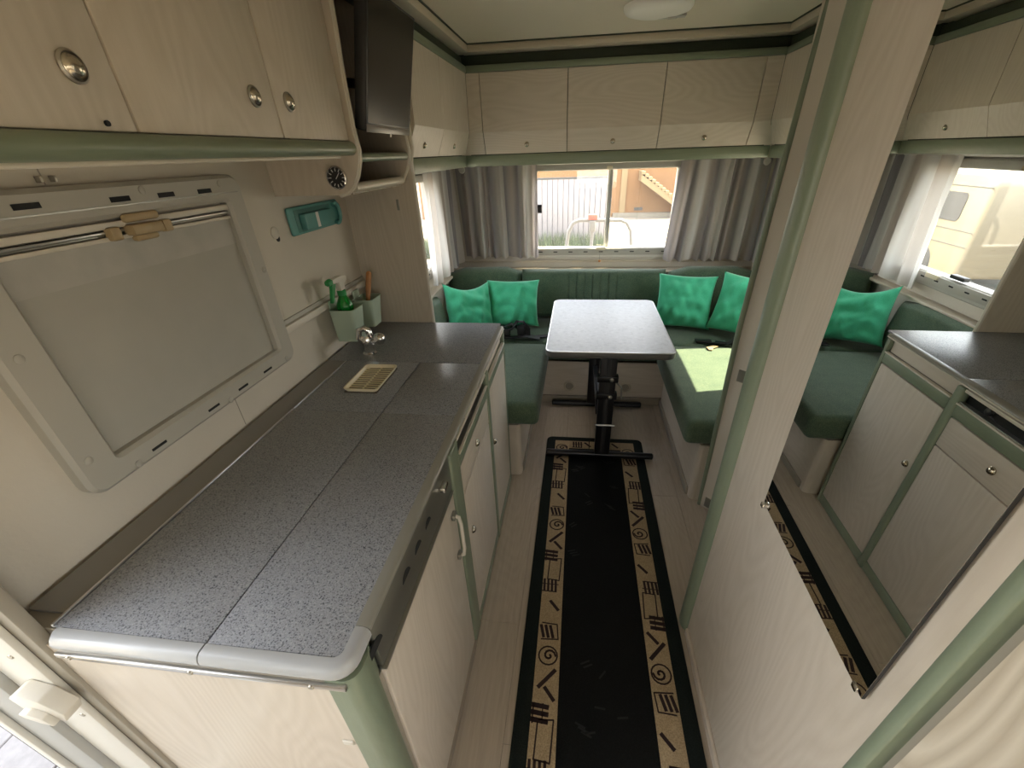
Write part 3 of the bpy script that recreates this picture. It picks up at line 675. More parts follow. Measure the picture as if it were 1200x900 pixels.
sb = thing('spray_bottle', 'green spray bottle with white trigger head in the nearer pot', 'bottle', (-0.922, 1.60, 0.965))
bm = bmesh.new(); lathe(bm, [(0, 0.0), (0.030, 0.0), (0.034, 0.01), (0.036, 0.08), (0.034, 0.105), (0.030, 0.118), (0.033, 0.128), (0.030, 0.142), (0.022, 0.158), (0.015, 0.172), (0.013, 0.180)], (-0.922, 1.60, 0.966), n=24); obj('body', bm, 'bottle_green', sb)
bm = bmesh.new(); lathe(bm, [(0.0175, 0), (0.0175, 0.018), (0.014, 0.021), (0.014, 0.0)], (-0.922, 1.60, 1.140), n=20); obj('collar', bm, 'green_plastic', sb)
bm = bmesh.new()
prism(bm, [(1.585, 1.160), (1.617, 1.160), (1.616, 1.180), (1.645, 1.192), (1.645, 1.206), (1.60, 1.214), (1.535, 1.214), (1.535, 1.198), (1.580, 1.194)], 'x', -0.933, -0.911, bev=0.003); obj('trigger_head', bm, 'white_plastic', sb)
bm = bmesh.new(); prism(bm, [(1.565, 1.196), (1.535, 1.196), (1.530, 1.180), (1.517, 1.150), (1.512, 1.132), (1.520, 1.134), (1.540, 1.160), (1.553, 1.178)], 'x', -0.929, -0.915, bev=0.002); obj('trigger', bm, 'green_plastic', sb)
bm = bmesh.new(); lathe(bm, [(0.0, -0.004), (0.013, -0.004), (0.014, 0.012), (0.010, 0.022), (0, 0.022)], (-0.922, 1.534, 1.206), (0, -1, 0), 6); obj('nozzle', bm, 'green_plastic', sb)
br = thing('dish_brush', 'wooden-handled brush standing in the farther pot', 'brush', (-0.925, 1.80, 0.96))
bm = bmesh.new(); tube(bm, [(-0.93, 1.798, 0.975), (-0.925, 1.802, 1.05), (-0.918, 1.825, 1.12), (-0.912, 1.842, 1.168), (-0.911, 1.845, 1.175)], [0.008, 0.009, 0.012, 0.012, 0.006], 10); obj('handle', bm, 'brush_wood', br)
bm = bmesh.new(); lathe(bm, [(0, 0), (0.02, 0), (0.026, 0.05), (0.022, 0.075), (0.010, 0.085), (0, 0.086)], (-0.928, 1.80, 0.957), n=16); obj('bristle_head', bm, 'green_dark', br)

# teal wall plate, oval cap
te = thing('teal_holder', 'teal plastic wall holder with a white stripe beside the dial', 'holder', (XL, 1.66, 1.37))
TM = None
bm = bmesh.new(); box(bm, XL, XL+0.014, 1.500, 1.845, 1.372, 1.462, bev=0.012, seg=3); obj('plate', bm, 'teal_plastic', te)
bm = bmesh.new()
pts = [(1.555, 1.386)] + [(1.735+0.028*math.cos(math.radians(a)), 1.412+0.026*math.sin(math.radians(a))) for a in range(-90, 91, 15)] + [(1.555, 1.438)]
prism(bm, pts, 'x', XL+0.012, XL+0.038, bev=0.004); fp = obj('flap', bm, 'teal_plastic', te)
B('stripe', 'white_mark', fp, XL+0.0375, XL+0.0388, 1.625, 1.643, 1.387, 1.437)
B('recess', 'teal_dark', te, XL+0.0135, XL+0.016, 1.53, 1.775, 1.380, 1.452, bev=0.001)
bm = bmesh.new()
for a in range(0, 360, 20): pass
ring = [(XL+0.022, 1.805+0.030*math.cos(math.radians(a)), 1.415+0.036*math.sin(math.radians(a))) for a in range(-120, 121, 15)]
tube(bm, ring, 0.008, 8); obj('hook_ring', bm, 'teal_plastic', te)
ov = thing('cover_disc', 'small white oval cap over a hole in the kitchen wall', 'cap', (XL, 1.415, 1.37))
bm = bmesh.new(); lathe(bm, [(0.019, 0), (0.019, 0.003), (0.015, 0.006), (0, 0.007)], (XL, 1.415, 1.398), (1, 0, 0), 20); obj('disc', bm, 'white_plastic', ov)
bm = bmesh.new(); lathe(bm, [(0.010, 0), (0.010, 0.0015), (0, 0.0018)], (XL, 1.424, 1.379), (1, 0, 0), 14); obj('hole', bm, 'dark_hole', ov)
for yy, wl_ in ((0.79, 'tiny metal hook above the kitchen blind, nearer the entrance door'), (0.815, 'tiny metal hook above the kitchen blind, nearer the dial gauge')):
    hk = B('wall_hook', 'screw', None, XL, XL+0.012, yy-0.003, yy+0.003, 1.579, 1.590, bev=0.001)
    tag(hk, wl_, 'hook', 'tiny hooks above the kitchen blind')

# overhead lockers above the worktop
UX = -0.70
uc = thing('overhead_cabinet', 'row of beige overhead lockers above the kitchen worktop', 'cabinet', (-0.85, 0.9, 1.61))
B('body', 'dark_hole', uc, XL, UX-0.018, 0.31, 1.474, 1.625, 2.055, smooth=False)
for y0, y1, ky in ((0.322, 0.7375, 0.674), (0.7415, 1.1325, 1.062), (1.1365, 1.468, 1.190)):
    d = B('door', 'ash_v', uc, UX-0.018, UX, y0, y1, 1.645, 2.03, bev=0.003)
    knob(d, (UX, ky, 1.719), (1, 0, 0), 0.0155)
    bm = bmesh.new(); lathe(bm, [(0.0200, 0), (0.0200, 0.003), (0.0170, 0.005), (0.0155, 0.0)], (UX, ky, 1.719), (1, 0, 0), 24); obj('knob_ring', bm, 'screw', d)
bm = bmesh.new(); tube(bm, [(UX-0.004, 0.31, 1.626), (UX-0.004, 1.475, 1.626)], 0.0185, 14); obj('rail', bm, 'green_rail', uc)
B('light_strip', 'edging', uc, UX-0.03, UX-0.002, 0.31, 1.40, 1.601, 1.609, bev=0.003)
B('bottom', 'cream_trim', uc, XL, UX-0.01, 0.31, 1.474, 1.606, 1.625, smooth=False)
bm = bmesh.new(); lathe(bm, [(0.004, 0), (0.004, 0.004), (0, 0.004)], (UX, 0.688, 1.655), (1, 0, 0), 8); obj('bumper', bm, 'dark_hole', uc)

# open shelf unit carrying the television
sh = thing('shelf_unit', 'open beige shelf niche beside the lockers, with curved side panels', 'shelf', (-0.85, 1.7, 1.5))
def side(y0, y1):
    bm = bmesh.new()
    pts = [(XL, 1.5), (-0.775, 1.5), (-0.745, 1.507), (-0.722, 1.525), (-0.702, 1.555), (-0.688, 1.59), (-0.683, 1.62), (-0.688, 1.67), (-0.688, 1.80), (-0.682, 1.93), (-0.680, 2.055), (XL, 2.055)]
    prism(bm, pts, 'y', y0, y1); o = obj('side_panel', bm, 'ash_v', sh, smooth=False)
    bm = bmesh.new(); tube(bm, [(p[0], (y0+y1)/2, p[1]) for p in pts[1:11]], (y1-y0)/2+0.001, 8); obj('edging', bm, 'edging', o)
side(1.476, 1.492); side(1.928, 1.943)
B('back', 'dark_hole', sh, XL+0.002, XL+0.012, 1.492, 1.928, 1.51, 2.05, smooth=False)
B('shelf', 'taupe', sh, XL+0.012, -0.70, 1.492, 1.928, 1.592, 1.606)
bm = bmesh.new(); tube(bm, [(-0.698, 1.492, 1.602), (-0.698, 1.928, 1.602)], 0.013, 12); obj('shelf_lip', bm, 'green_rail', sh)
B('bottom_shelf', 'taupe', sh, XL+0.012, -0.735, 1.492, 1.928, 1.500, 1.512)
bm = bmesh.new(); tube(bm, [(-0.728, 1.492, 1.519), (-0.728, 1.928, 1.519)], 0.014, 12); obj('bottom_lip', bm, 'edging', sh)
# dial on its side panel
ga = thing('dial_gauge', 'round black dial gauge with chrome rim on the shelf side panel', 'gauge', (-0.768, 1.475, 1.515))
gc = (-0.768, 1.476, 1.549)
bm = bmesh.new(); lathe(bm, [(0.033, 0), (0.033, 0.010), (0.030, 0.012), (0.028, 0.009), (0.028, 0.004)], gc, (0, -1, 0), 28); obj('bezel', bm, 'chrome', ga)
bm = bmesh.new(); lathe(bm, [(0.0285, 0.0), (0.0285, 0.005), (0, 0.005)], gc, (0, -1, 0), 28); fc_ = obj('face', bm, 'dial_face', ga)
for a in range(0, 360, 30):
    q = math.radians(a); bm = bmesh.new()
    M = Matrix.Translation((gc[0]+0.022*math.cos(q), gc[1]-0.0055, gc[2]+0.022*math.sin(q))) @ Matrix.Rotation(-q, 4, 'Y')
    box(bm, -0.004, 0.004, -0.0006, 0.0006, -0.0012, 0.0012, M=M); obj('tick', bm, 'white_mark', fc_)
bm = bmesh.new(); M = Matrix.Translation((gc[0], gc[1]-0.0065, gc[2])) @ Matrix.Rotation(math.radians(-50), 4, 'Y'); box(bm, -0.004, 0.018, -0.0006, 0.0006, -0.001, 0.001, M=M); obj('needle', bm, 'white_mark', ga)
# television, leaning forward on its bracket
tv = thing('television', 'small flat black television tilted forward in front of the shelf niche', 'television', (-0.67, 1.69, 1.66))
Mt = Matrix.Translation((-0.655, 1.695, 1.668)) @ Matrix.Rotation(math.radians(13), 4, 'Y')
def tvbox(nm, mt, d, bev, par=tv):
    bm = bmesh.new(); box(bm, *d, bev=bev, M=Mt); return obj(nm, bm, mt, par)
cs = tvbox('case', 'black_plastic', (-0.040, -0.004, -0.19, 0.19, 0.0, 0.335), 0.008)
tvbox('bezel', 'black_plastic', (-0.006, 0.0, -0.192, 0.192, 0.0, 0.337), 0.002)
sc2 = tvbox('screen', 'tv_screen', (-0.001, 0.0008, -0.182, 0.184, 0.024, 0.330), 0)
tvbox('lower_bezel', 'tv_bezel', (-0.003, 0.001, -0.192, 0.192, -0.001, 0.020), 0.001)
tvbox('sensor', 'white_plastic', (-0.004, 0.000, 0.0, 0.014, -0.010, -0.001), 0.001)
bm = bmesh.new(); tube(bm, [(-0.985, 1.70, 1.82), (-0.85, 1.70, 1.82), (-0.665, 1.695, 1.80)], 0.014, 10); obj('bracket', bm, 'black_metal', tv)

# ================================================================== DINETTE LOCKERS
def bent_door_profile(b, k, tp, s):      # bottom / kink / top offset along the depth axis
    return b, k, tp
ZB, ZK, ZT = 1.596, 1.705, 1.976
def bent(name, parent, axis, lo, hi, b, k, t, s, mat, mlo=(0, 0, 0), mhi=(0, 0, 0)):
    """door bent at a third of its height; axis = running direction; s = +1 if the front looks towards + depth; mlo / mhi shift the ends at bottom, kink, top (mitre)"""
    bm = bmesh.new(); th = -0.016*s
    D = [(b, ZB, 0), (k, ZK, 1), (t, ZT, 2), (t+th, ZT, 2), (k+th, ZK, 1), (b+th, ZB, 0)]
    mk = (lambda r, d, z: (r, d, z)) if axis == 'x' else (lambda r, d, z: (d, r, z))
    A = [bm.verts.new(mk(lo+mlo[i], d, z)) for d, z, i in D]; Z = [bm.verts.new(mk(hi+mhi[i], d, z)) for d, z, i in D]
    bm.faces.new(A); bm.faces.new(Z)
    for q in range(6): bm.faces.new((A[q], A[(q+1) % 6], Z[(q+1) % 6], Z[q]))
    return obj(name, bm, mat, parent, smooth=False)
# left
lc = thing('overhead_cabinet', 'pair of beige overhead lockers between the television and the corner', 'cabinet', (-0.85, 2.45, 1.53))
bm = bmesh.new(); prism(bm, [(XL, 1.54), (-0.725, 1.54), (-0.722, ZB), (-0.675, ZK), (-0.672, 2.05), (XL, 2.05)], 'y', 1.966, 2.985); obj('body', bm, 'green_dark', lc, smooth=False)
B('rail', 'green_rail', lc, -0.722, -0.70, 1.966, 2.995, 1.533, ZB-0.004, bev=0.004)
for y0, y1, ky in ((1.968, 2.398, 2.14), (2.402, 2.985, 2.655)):
    d = bent('door', lc, 'y', y0, y1, -0.700, -0.655, -0.650, 1, 'ash_v', mhi=(0, -0.05, -0.063) if y1 > 2.9 else (0, 0, 0))
    knob(d, (-0.684, ky, 1.640), (1, 0, -0.4), 0.013)
# end wall
ec = thing('overhead_cabinet', 'row of three beige overhead lockers over the end window', 'cabinet', (0.17, 3.3, 1.53))
bm = bmesh.new(); prism(bm, [(YF, 1.54), (3.01, 1.54), (3.008, ZB), (2.958, ZK), (2.95, 2.05), (YF, 2.05)], 'x', -0.67, 1.02); obj('body', bm, 'green_dark', ec, smooth=False)
B('rail', 'green_rail_x', ec, -0.70, 1.05, 2.988, 3.008, 1.533, ZB-0.004, bev=0.004)
def bent_x(nm, x0, x1, **k): return bent(nm, ec, 'x', x0, x1, 2.988, 2.938, 2.925, -1, 'ash_front', **k)
bent_x('corner_filler', -0.699, -0.5765, mlo=(0, 0.045, 0.05)); bent_x('corner_filler', 0.9175, 1.049, mhi=(0, -0.045, -0.05))
for x0, x1, kx in ((-0.5725, -0.090, -0.323), (-0.086, 0.423, 0.174), (0.427, 0.9135, 0.678)):
    d = bent_x('door', x0, x1); knob(d, (kx, 2.968, 1.640), (0, -1, -0.4), 0.014)
# right
rk = thing('overhead_cabinet', 'beige overhead lockers over the sunlit bench, beyond the closet post', 'cabinet', (1.2, 2.4, 1.53))
bm = bmesh.new(); prism(bm, [(XR, 1.54), (1.072, 1.54), (1.068, ZB), (1.022, ZK), (1.02, 2.05), (XR, 2.05)], 'y', 1.78, 2.985); obj('body', bm, 'green_dark', rk, smooth=False)
B('rail', 'green_rail', rk, 1.05, 1.07, 1.78, 2.985, 1.533, ZB-0.004, bev=0.004)
for y0, y1, ky in ((1.785, 2.348, 2.07), (2.352, 2.985, 2.63)):
    d = bent('door', rk, 'y', y0, y1, 1.050, 1.005, 1.0, -1, 'ash_v', mhi=(0, -0.05, -0.063) if y1 > 2.9 else (0, 0, 0)); knob(d, (1.034, ky, 1.640), (-1, 0, -0.4), 0.013)

# ceiling lamp
lm = thing('ceiling_lamp', 'round white ceiling lamp with a grey rocker switch', 'lamp', (0.285, 2.44, ZC-0.03))
bm = bmesh.new(); lathe(bm, [(0.138, 0), (0.138, 0.010), (0.130, 0.020), (0.10, 0.028), (0.05, 0.032), (0, 0.033)], (0.285, 2.395, ZC), (0, 0, -1), 40); obj('housing', bm, 'lamp_white', lm)
sw = B('switch_plate', 'frame_grey', lm, 0.295, 0.41, 2.445, 2.478, ZC-0.030, ZC-0.018, bev=0.004)
B('rocker', 'grey_plastic', sw, 0.335, 0.375, 2.452, 2.470, ZC-0.034, ZC-0.028, bev=0.003)

# ================================================================== SEATING
def bench(label, x0, x1, y0, y1, h):
    t = thing('bench_base', label, 'bench', ((x0+x1)/2, (y0+y1)/2, 0), 'bench boxes of the seating corner')
    return t
bl = bench('beige bench box beside the kitchen cabinets', XL, -0.275, 1.965, 2.798, 0.345)
B('side_board', 'ash_h', bl, -0.293, -0.275, 1.968, 2.79, 0, 0.345, smooth=False)
B('end_board', 'ash_v', bl, -0.685, -0.335, 1.925, 1.944, 0, 0.345, smooth=False)
bm = bmesh.new(); pts = [(-0.335, 1.968), (-0.335, 1.925), (-0.300, 1.925)] + [(-0.300+0.025*math.sin(math.radians(a)), 1.950-0.025*math.cos(math.radians(a))) for a in range(15, 91, 15)] + [(-0.275, 1.968)]
prism(bm, pts, 'z', 0, 0.345); obj('corner_post', bm, 'ash_v', bl, angle=50)
B('seat_board', 'taupe', bl, -0.98, -0.29, 1.968, 2.79, 0.330, 0.345)
B('base_strip', 'taupe', bl, -0.276, -0.266, 1.97, 2.79, 0, 0.04, bev=0.003)
brr = bench('beige bench box under the sunlit seat', 0.63, XR, 1.80, 2.798, 0.345)
B('side_board', 'ash_h', brr, 0.635, 0.653, 1.835, 2.79, 0, 0.345, smooth=False)
B('end_board', 'ash_v', brr, 0.690, XR-0.01, 1.795, 1.812, 0, 0.345, smooth=False)
bm = bmesh.new(); pts = [(0.69, 1.835), (0.69, 1.80), (0.66, 1.80)] + [(0.66-0.025*math.sin(math.radians(a)), 1.825-0.025*math.cos(math.radians(a))) for a in range(15, 91, 15)] + [(0.635, 1.835)]
prism(bm, pts, 'z', 0, 0.345); obj('corner_post', bm, 'ash_v', brr, angle=50)
B('seat_board', 'taupe', brr, 0.65, XR-0.01, 1.815, 2.79, 0.330, 0.345)
B('base_strip', 'taupe', brr, 0.624, 0.636, 1.84, 2.79, 0, 0.045, bev=0.003)
bb = bench('beige bench box across the end wall with two round vents', XL, XR, 2.80, YF, 0.345)
B('front_board', 'ash_front', bb, -0.29, 0.65, 2.802, 2.820, 0.06, 0.345, smooth=False)
B('seat_board', 'taupe', bb, -0.98, XR-0.02, 2.802, YF-0.1, 0.330, 0.345)
B('base_strip', 'taupe', bb, -0.262, 0.622, 2.792, 2.82, 0, 0.055, bev=0.004)
for xx in (-0.026, 0.373):
    bm = bmesh.new(); lathe(bm, [(0.044, 0), (0.044, 0.006), (0.034, 0.010), (0.030, 0.004), (0.0, 0.004)], (xx, 2.803, 0.135), (0, -1, 0), 24); v = obj('vent', bm, 'cream_trim', bb)
    bm = bmesh.new(); lathe(bm, [(0.028, 0.0), (0.028, 0.006), (0, 0.006)], (xx, 2.803, 0.135), (0, -1, 0), 20); obj('vent_mesh', bm, 'taupe', v)

def cushion(name, label, dims, bev=0.035, crown=0.012, mat='upholstery', group='seat cushions', M=None, piping=True):
    """rounded, slightly crowned cushion"""
    x0, x1, y0, y1, z0, z1 = dims
    bm = bmesh.new(); t = bmesh.new(); box(t, x0, x1, y0, y1, z0, z1, bev=bev, seg=4)
    bmesh.ops.subdivide_edges(t, edges=[e for e in t.edges if e.calc_length() > 0.12], cuts=6, use_grid_fill=True)
    for v in t.verts:
        u = 2*(v.co.x-x0)/(x1-x0)-1; w = 2*(v.co.y-y0)/(y1-y0)-1; q = (v.co.z-z0)/(z1-z0)
        if q > 0.5: v.co.z += crown*(1-u**4)*(1-w**4)*(q-0.5)*2
    merge(bm, t, M); bmesh.ops.remove_doubles(bm, verts=bm.verts, dist=1e-5)
    o = obj(name, bm, mat, angle=60); tag(o, label, 'cushion', group); return o
cushion('seat_cushion', 'dark green seat cushion beside the kitchen cabinets', (-0.96, -0.175, 1.912, 2.765, 0.346, 0.482))
cushion('seat_cushion', 'green seat cushion lying in the patch of sunlight', (0.552, XR-0.05, 1.80, 2.765, 0.346, 0.482))
cushion('seat_cushion', 'long dark green seat cushion across the end wall behind the table', (-0.97, XR-0.05, 2.772, 3.32, 0.346, 0.480), crown=0.006)
def lean(cx, cy, cz, deg, axis): return Matrix.Translation((cx, cy, cz)) @ Matrix.Rotation(math.radians(deg), 4, axis)
# end-wall backrest with stitched channels in the middle
bk = thing('backrest_cushion', 'dark green backrest with stitched channels behind the table', 'cushion', (0.10, 3.36, 0.48), 'backrest cushions')
def back_mesh(w, h, d, M, pleats=None):
    bm = bmesh.new(); nx, nz = (260 if pleats else 64), 14
    def pt(i, j, f):
        u = -1+2*i/nx; v = j/nz
        eu = max(0.0, 1-abs(u)**(14 if pleats else 9)); ev = max(0.0, 1-abs(2*v-1)**6)
        dd = d*(0.25+0.75*math.sqrt(eu*ev))
        if pleats and f < 0 and abs(u) < pleats and 0.12 < v < 0.86:
            dd -= 0.020*(1-abs(math.sin(u*math.pi*9)))**4
        return Vector((u*w/2, f*dd/2, v*h*(1-0.10*max(0, abs(u)-0.55)/0.45*(v if not pleats else 0))))
    G = {}
    for f in (-1, 1):
        for i in range(nx+1):
            for j in range(nz+1): G[f, i, j] = bm.verts.new(M @ pt(i, j, f))
    for f in (-1, 1):
        for i in range(nx):
            for j in range(nz): bm.faces.new((G[f, i, j], G[f, i+1, j], G[f, i+1, j+1], G[f, i, j+1]))
    for i in range(nx):
        for j in (0, nz): bm.faces.new((G[-1, i, j], G[-1, i+1, j], G[1, i+1, j], G[1, i, j]))
    for j in range(nz):
        for i in (0, nx): bm.faces.new((G[-1, i, j], G[-1, i, j+1], G[1, i, j+1], G[1, i, j]))
    return bm
obj('pad', back_mesh(1.06, 0.355, 0.17, lean(0.115, 3.29, 0.49, -12, 'X'), pleats=0.42), 'upholstery', bk, angle=70)
def back_thing(label, w, h, d, M):
    o = obj('backrest_cushion', back_mesh(w, h, d, M), 'upholstery', angle=70); tag(o, label, 'cushion', 'backrest cushions'); return o
back_thing('dark green corner backrest bolster nearest the side curtain', 0.58, 0.365, 0.20, lean(-0.70, 3.30, 0.495, -10, 'X') @ Matrix.Rotation(math.radians(14), 4, 'Z'))
back_thing('dark green corner backrest bolster behind the pillows at the sunlit bench', 0.60, 0.365, 0.19, lean(0.975, 3.30, 0.495, -10, 'X'))
back_thing('long dark green side backrest under the window beside the worktop', 0.84, 0.32, 0.13, lean(-0.915, 2.39, 0.497, -8, 'Y') @ Matrix.Rotation(math.radians(90), 4, 'Z'))
back_thing('long dark green side backrest behind the sunlit bench', 0.94, 0.32, 0.13, lean(1.262, 2.30, 0.497, 8, 'Y') @ Matrix.Rotation(math.radians(-90), 4, 'Z'))
# ledges over the backrests
lg = thing('trim_4', 'cream moulded ledge along the end wall under the window', 'ledge', (0.17, YF, 0.8), kind='structure')
B('ledge', 'cream_trim', lg, XL, XR, YF-0.16, YF, 0.775, 0.79, bev=0.005)
B('moulding', 'cream_trim', lg, XL, XR, YF-0.02, YF, 0.83, 0.848, bev=0.006)
lg = thing('trim_5', 'cream ledge under the side window beside the worktop', 'ledge', (XL, 2.7, 0.8), kind='structure')
B('ledge', 'cream_trim', lg, XL, XL+0.07, 1.966, YF-0.16, 0.805, 0.822, bev=0.005)
lg = thing('trim_6', 'cream ledge under the window over the sunlit bench', 'ledge', (XR, 2.7, 0.8), kind='structure')
B('ledge', 'cream_trim', lg, XR-0.06, XR, 1.80, YF-0.16, 0.805, 0.822, bev=0.005)

# throw pillows
def pillow(label, w, h, d, M, seed, sag=0.0):
    rnd = random.Random(seed); n = 34; bm = bmesh.new(); ph = [rnd.uniform(0, 6.28) for _ in range(8)]
    G = {}
    for f in (-1, 1):
        for i in range(n+1):
            for j in range(n+1):
                u = -1+2*i/n; v = -1+2*j/n
                e = max(0.0, (1-u*u))**0.42*max(0.0, (1-v*v))**0.42
                px = u*w/2*(1-0.07*(1-abs(v)**2)*abs(u)**2+0.03*abs(v)**6*abs(u)**6); pz = v*h/2*(1-0.07*(1-abs(u)**2)*abs(v)**2)
                wr = 0.012*math.sin(5*u+3*v+ph[0])*math.sin(4*v-2*u+ph[1])+0.008*math.sin(11*v+5*u*u+ph[2])*abs(u)**0.5+0.007*math.sin(13*u-4*v+ph[3])*(0.4+abs(v))
                wr += 0.010*(abs(math.sin(6*v+2.5*u*u+ph[4]+1.5*math.sin(3*u+ph[5])))-0.6)+0.006*(abs(math.sin(9*u+4*v+ph[6]))-0.6)
                wr += -0.016*math.exp(-((v-0.5*u*u*sag-0.15)/0.10)**2)*(1-abs(u))*(1 if sag else 0.4)
                y = f*(d/2*e+wr*e)
                G[f, i, j] = bm.verts.new(M @ Vector((px, y, pz - sag*0.04*(1-u*u)*(v+1)/2)))
    for f in (-1, 1):
        for i in range(n):
            for j in range(n): bm.faces.new((G[f, i, j], G[f, i+1, j], G[f, i+1, j+1], G[f, i, j+1]))
    bmesh.ops.remove_doubles(bm, verts=bm.verts, dist=0.0008)
    o = obj('throw_pillow', bm, 'pillow_fabric', angle=80); tag(o, label, 'pillow', 'bright green throw pillows'); return o
def pm(cx, cy, cz, yaw, tilt, roll=0): return Matrix.Translation((cx, cy, cz)) @ Matrix.Rotation(math.radians(yaw), 4, 'Z') @ Matrix.Rotation(math.radians(tilt), 4, 'X') @ Matrix.Rotation(math.radians(roll), 4, 'Y')
pillow('bright green pillow slumped in the corner nearest the worktop', 0.36, 0.36, 0.15, pm(-0.742, 2.885, 0.678, 46, -18, 8), 3, sag=1)
pillow('bright green pillow standing against the end backrest, nearer the worktop', 0.37, 0.33, 0.14, pm(-0.455, 3.06, 0.664, 6, -20, 1), 5)
pillow('bright green pillow leaning behind the table corner nearest the straps', 0.38, 0.36, 0.14, pm(0.75, 3.08, 0.678, -6, -18, 2), 8)
pillow('bright green pillow beside the closet post, rim lit by the sun', 0.38, 0.38, 0.13, pm(1.105, 2.935, 0.692, -30, -18, 4), 11)

# black safety straps left on the seats
def strap(label, paths, blobs=()):
    t = thing('safety_strap', label, 'strap', paths[0][0], 'black safety straps on the seats')
    for p in paths:
        bm = bmesh.new(); pts = [Vector(q) for q in p]; L = []
        for i, q in enumerate(pts):
            d = (pts[min(i+1, len(pts)-1)]-pts[max(i-1, 0)]); s = Vector((-d.y, d.x, 0)).normalized()*0.022
            L.append([bm.verts.new(q+s), bm.verts.new(q-s), bm.verts.new(q-s+Vector((0, 0, 0.004))), bm.verts.new(q+s+Vector((0, 0, 0.004)))])
        for i in range(len(L)-1):
            for k in range(4): bm.faces.new((L[i][k], L[i][(k+1) % 4], L[i+1][(k+1) % 4], L[i+1][k]))
        bm.faces.new(L[0]); bm.faces.new(L[-1]); obj('webbing', bm, 'strap', t)
    for (nm, mt, d) in blobs: B(nm, mt, t, *d, bev=0.006)
    return t
strap('crumpled black strap on the seat under the pillows nearest the worktop',
      [[(-0.62, 2.84, 0.494), (-0.56, 2.83, 0.51), (-0.50, 2.83, 0.565), (-0.44, 2.84, 0.585), (-0.40, 2.84, 0.56), (-0.36, 2.84, 0.51), (-0.28, 2.84, 0.494), (-0.15, 2.88, 0.492)],
       [(-0.56, 2.80, 0.50), (-0.50, 2.80, 0.545), (-0.44, 2.82, 0.56), (-0.40, 2.85, 0.60), (-0.36, 2.86, 0.595), (-0.33, 2.85, 0.545), (-0.33, 2.82, 0.50)],
       [(-0.60, 2.80, 0.498), (-0.52, 2.78, 0.515), (-0.44, 2.79, 0.505), (-0.34, 2.80, 0.512), (-0.24, 2.80, 0.497)]],
      [('buckle', 'black_plastic', (-0.53, -0.45, 2.80, 2.85, 0.498, 0.56)), ('buckle', 'black_plastic', (-0.40, -0.35, 2.82, 2.87, 0.50, 0.58))])
strap('black strap with buckle by the pillows at the sunlit bench',
      [[(0.82, 2.82, 0.489), (0.92, 2.79, 0.496), (1.03, 2.76, 0.4965), (1.14, 2.76, 0.4965)], [(0.98, 2.75, 0.50), (1.03, 2.75, 0.535), (1.09, 2.74, 0.535), (1.15, 2.74, 0.497)]],
      [('buckle', 'black_plastic', (0.80, 0.90, 2.79, 2.84, 0.488, 0.505)), ('tongue', 'aluminium', (0.90, 0.99, 2.79, 2.82, 0.494, 0.500)), ('buckle', 'black_plastic', (1.03, 1.09, 2.72, 2.76, 0.496, 0.545))])
bm = bmesh.new(); prism(bm, [(0.845, 2.70), (0.90, 2.735), (0.925, 2.72), (0.885, 2.69), (0.87, 2.655), (0.85, 2.66)], 'z', 0.4945, 0.4985)
pp_ = obj('leather_tag', bm, 'tan_plastic'); tag(pp_, 'small tan scrap lying on the sunlit seat', 'scrap')

# ================================================================== TABLE
tb = thing('dinette_table', 'grey laminate dinette table on black metal T-shaped legs', 'table', (0.18, 2.5, 0))
TX0, TX1, TY0, TY1, TZ = -0.150, 0.515, 2.06, 2.975, 0.72
def rrect(x0, x1, y0, y1, r, n=6):
    P = []
    for cx, cy, a in ((x1-r, y1-r, 0), (x0+r, y1-r, 90), (x0+r, y0+r, 180), (x1-r, y0+r, 270)):
        for k in range(n+1): q = math.radians(a+90*k/n); P.append((cx+r*math.cos(q), cy+r*math.sin(q)))
    return P
bm = bmesh.new(); prism(bm, rrect(TX0+0.006, TX1-0.006, TY0+0.006, TY1-0.006, 0.045), 'z', TZ-0.004, TZ); obj('top', bm, 'table_laminate', tb, angle=50)
bm = bmesh.new(); prism(bm, rrect(TX0, TX1, TY0, TY1, 0.05), 'z', TZ-0.036, TZ-0.002, bev=0.004); obj('edge_band', bm, 'table_edge', tb, angle=50)
bm = bmesh.new()
P = rrect(TX0+0.003, TX1-0.003, TY0+0.003, TY1-0.003, 0.047); tube(bm, [(p[0], p[1], TZ-0.003) for p in P+[P[0]]], 0.0035, 6, cap=False); obj('edge_bead', bm, 'aluminium', tb)
for yy, w_, xx in ((2.125, 0.088, 0.186), (2.74, 0.075, 0.142)):
    lg = B('leg', 'black_metal', tb, xx-w_/2, xx+w_/2, yy-0.018, yy+0.018, 0.04, TZ-0.036, bev=0.004)
    B('channel', 'black_rubber', lg, xx-0.012, xx+0.012, yy-0.0215, yy-0.0175, 0.06, TZ-0.05, bev=0.001)
    for zz in (0.545, 0.44): B('bracket', 'black_metal', lg, xx-w_/2-0.012, xx+w_/2+0.012, yy-0.026, yy+0.02, zz-0.018, zz+0.018, bev=0.004)
    for zz in (0.545, 0.44):
        bm = bmesh.new(); lathe(bm, [(0.011, 0), (0.011, 0.006), (0.006, 0.009), (0, 0.009)], (xx+0.02, yy-0.026, zz), (0, -1, 0), 12); obj('bolt', bm, 'dull_metal', lg)
    ft = bmesh.new(); tube(ft, [(-0.148, yy, 0.030), (-0.142, yy, 0.030), (0.484, yy, 0.030), (0.490, yy, 0.030)], [0.014, 0.020, 0.020, 0.014], 14); obj('foot_bar', ft, 'black_metal', tb)
    B('head_plate', 'black_metal', tb, -0.05, 0.40, yy-0.03, yy+0.03, TZ-0.052, TZ-0.036, bev=0.003)
B('stretcher', 'black_metal', tb, 0.135, 0.165, 2.14, 2.73, 0.30, 0.34, bev=0.004)
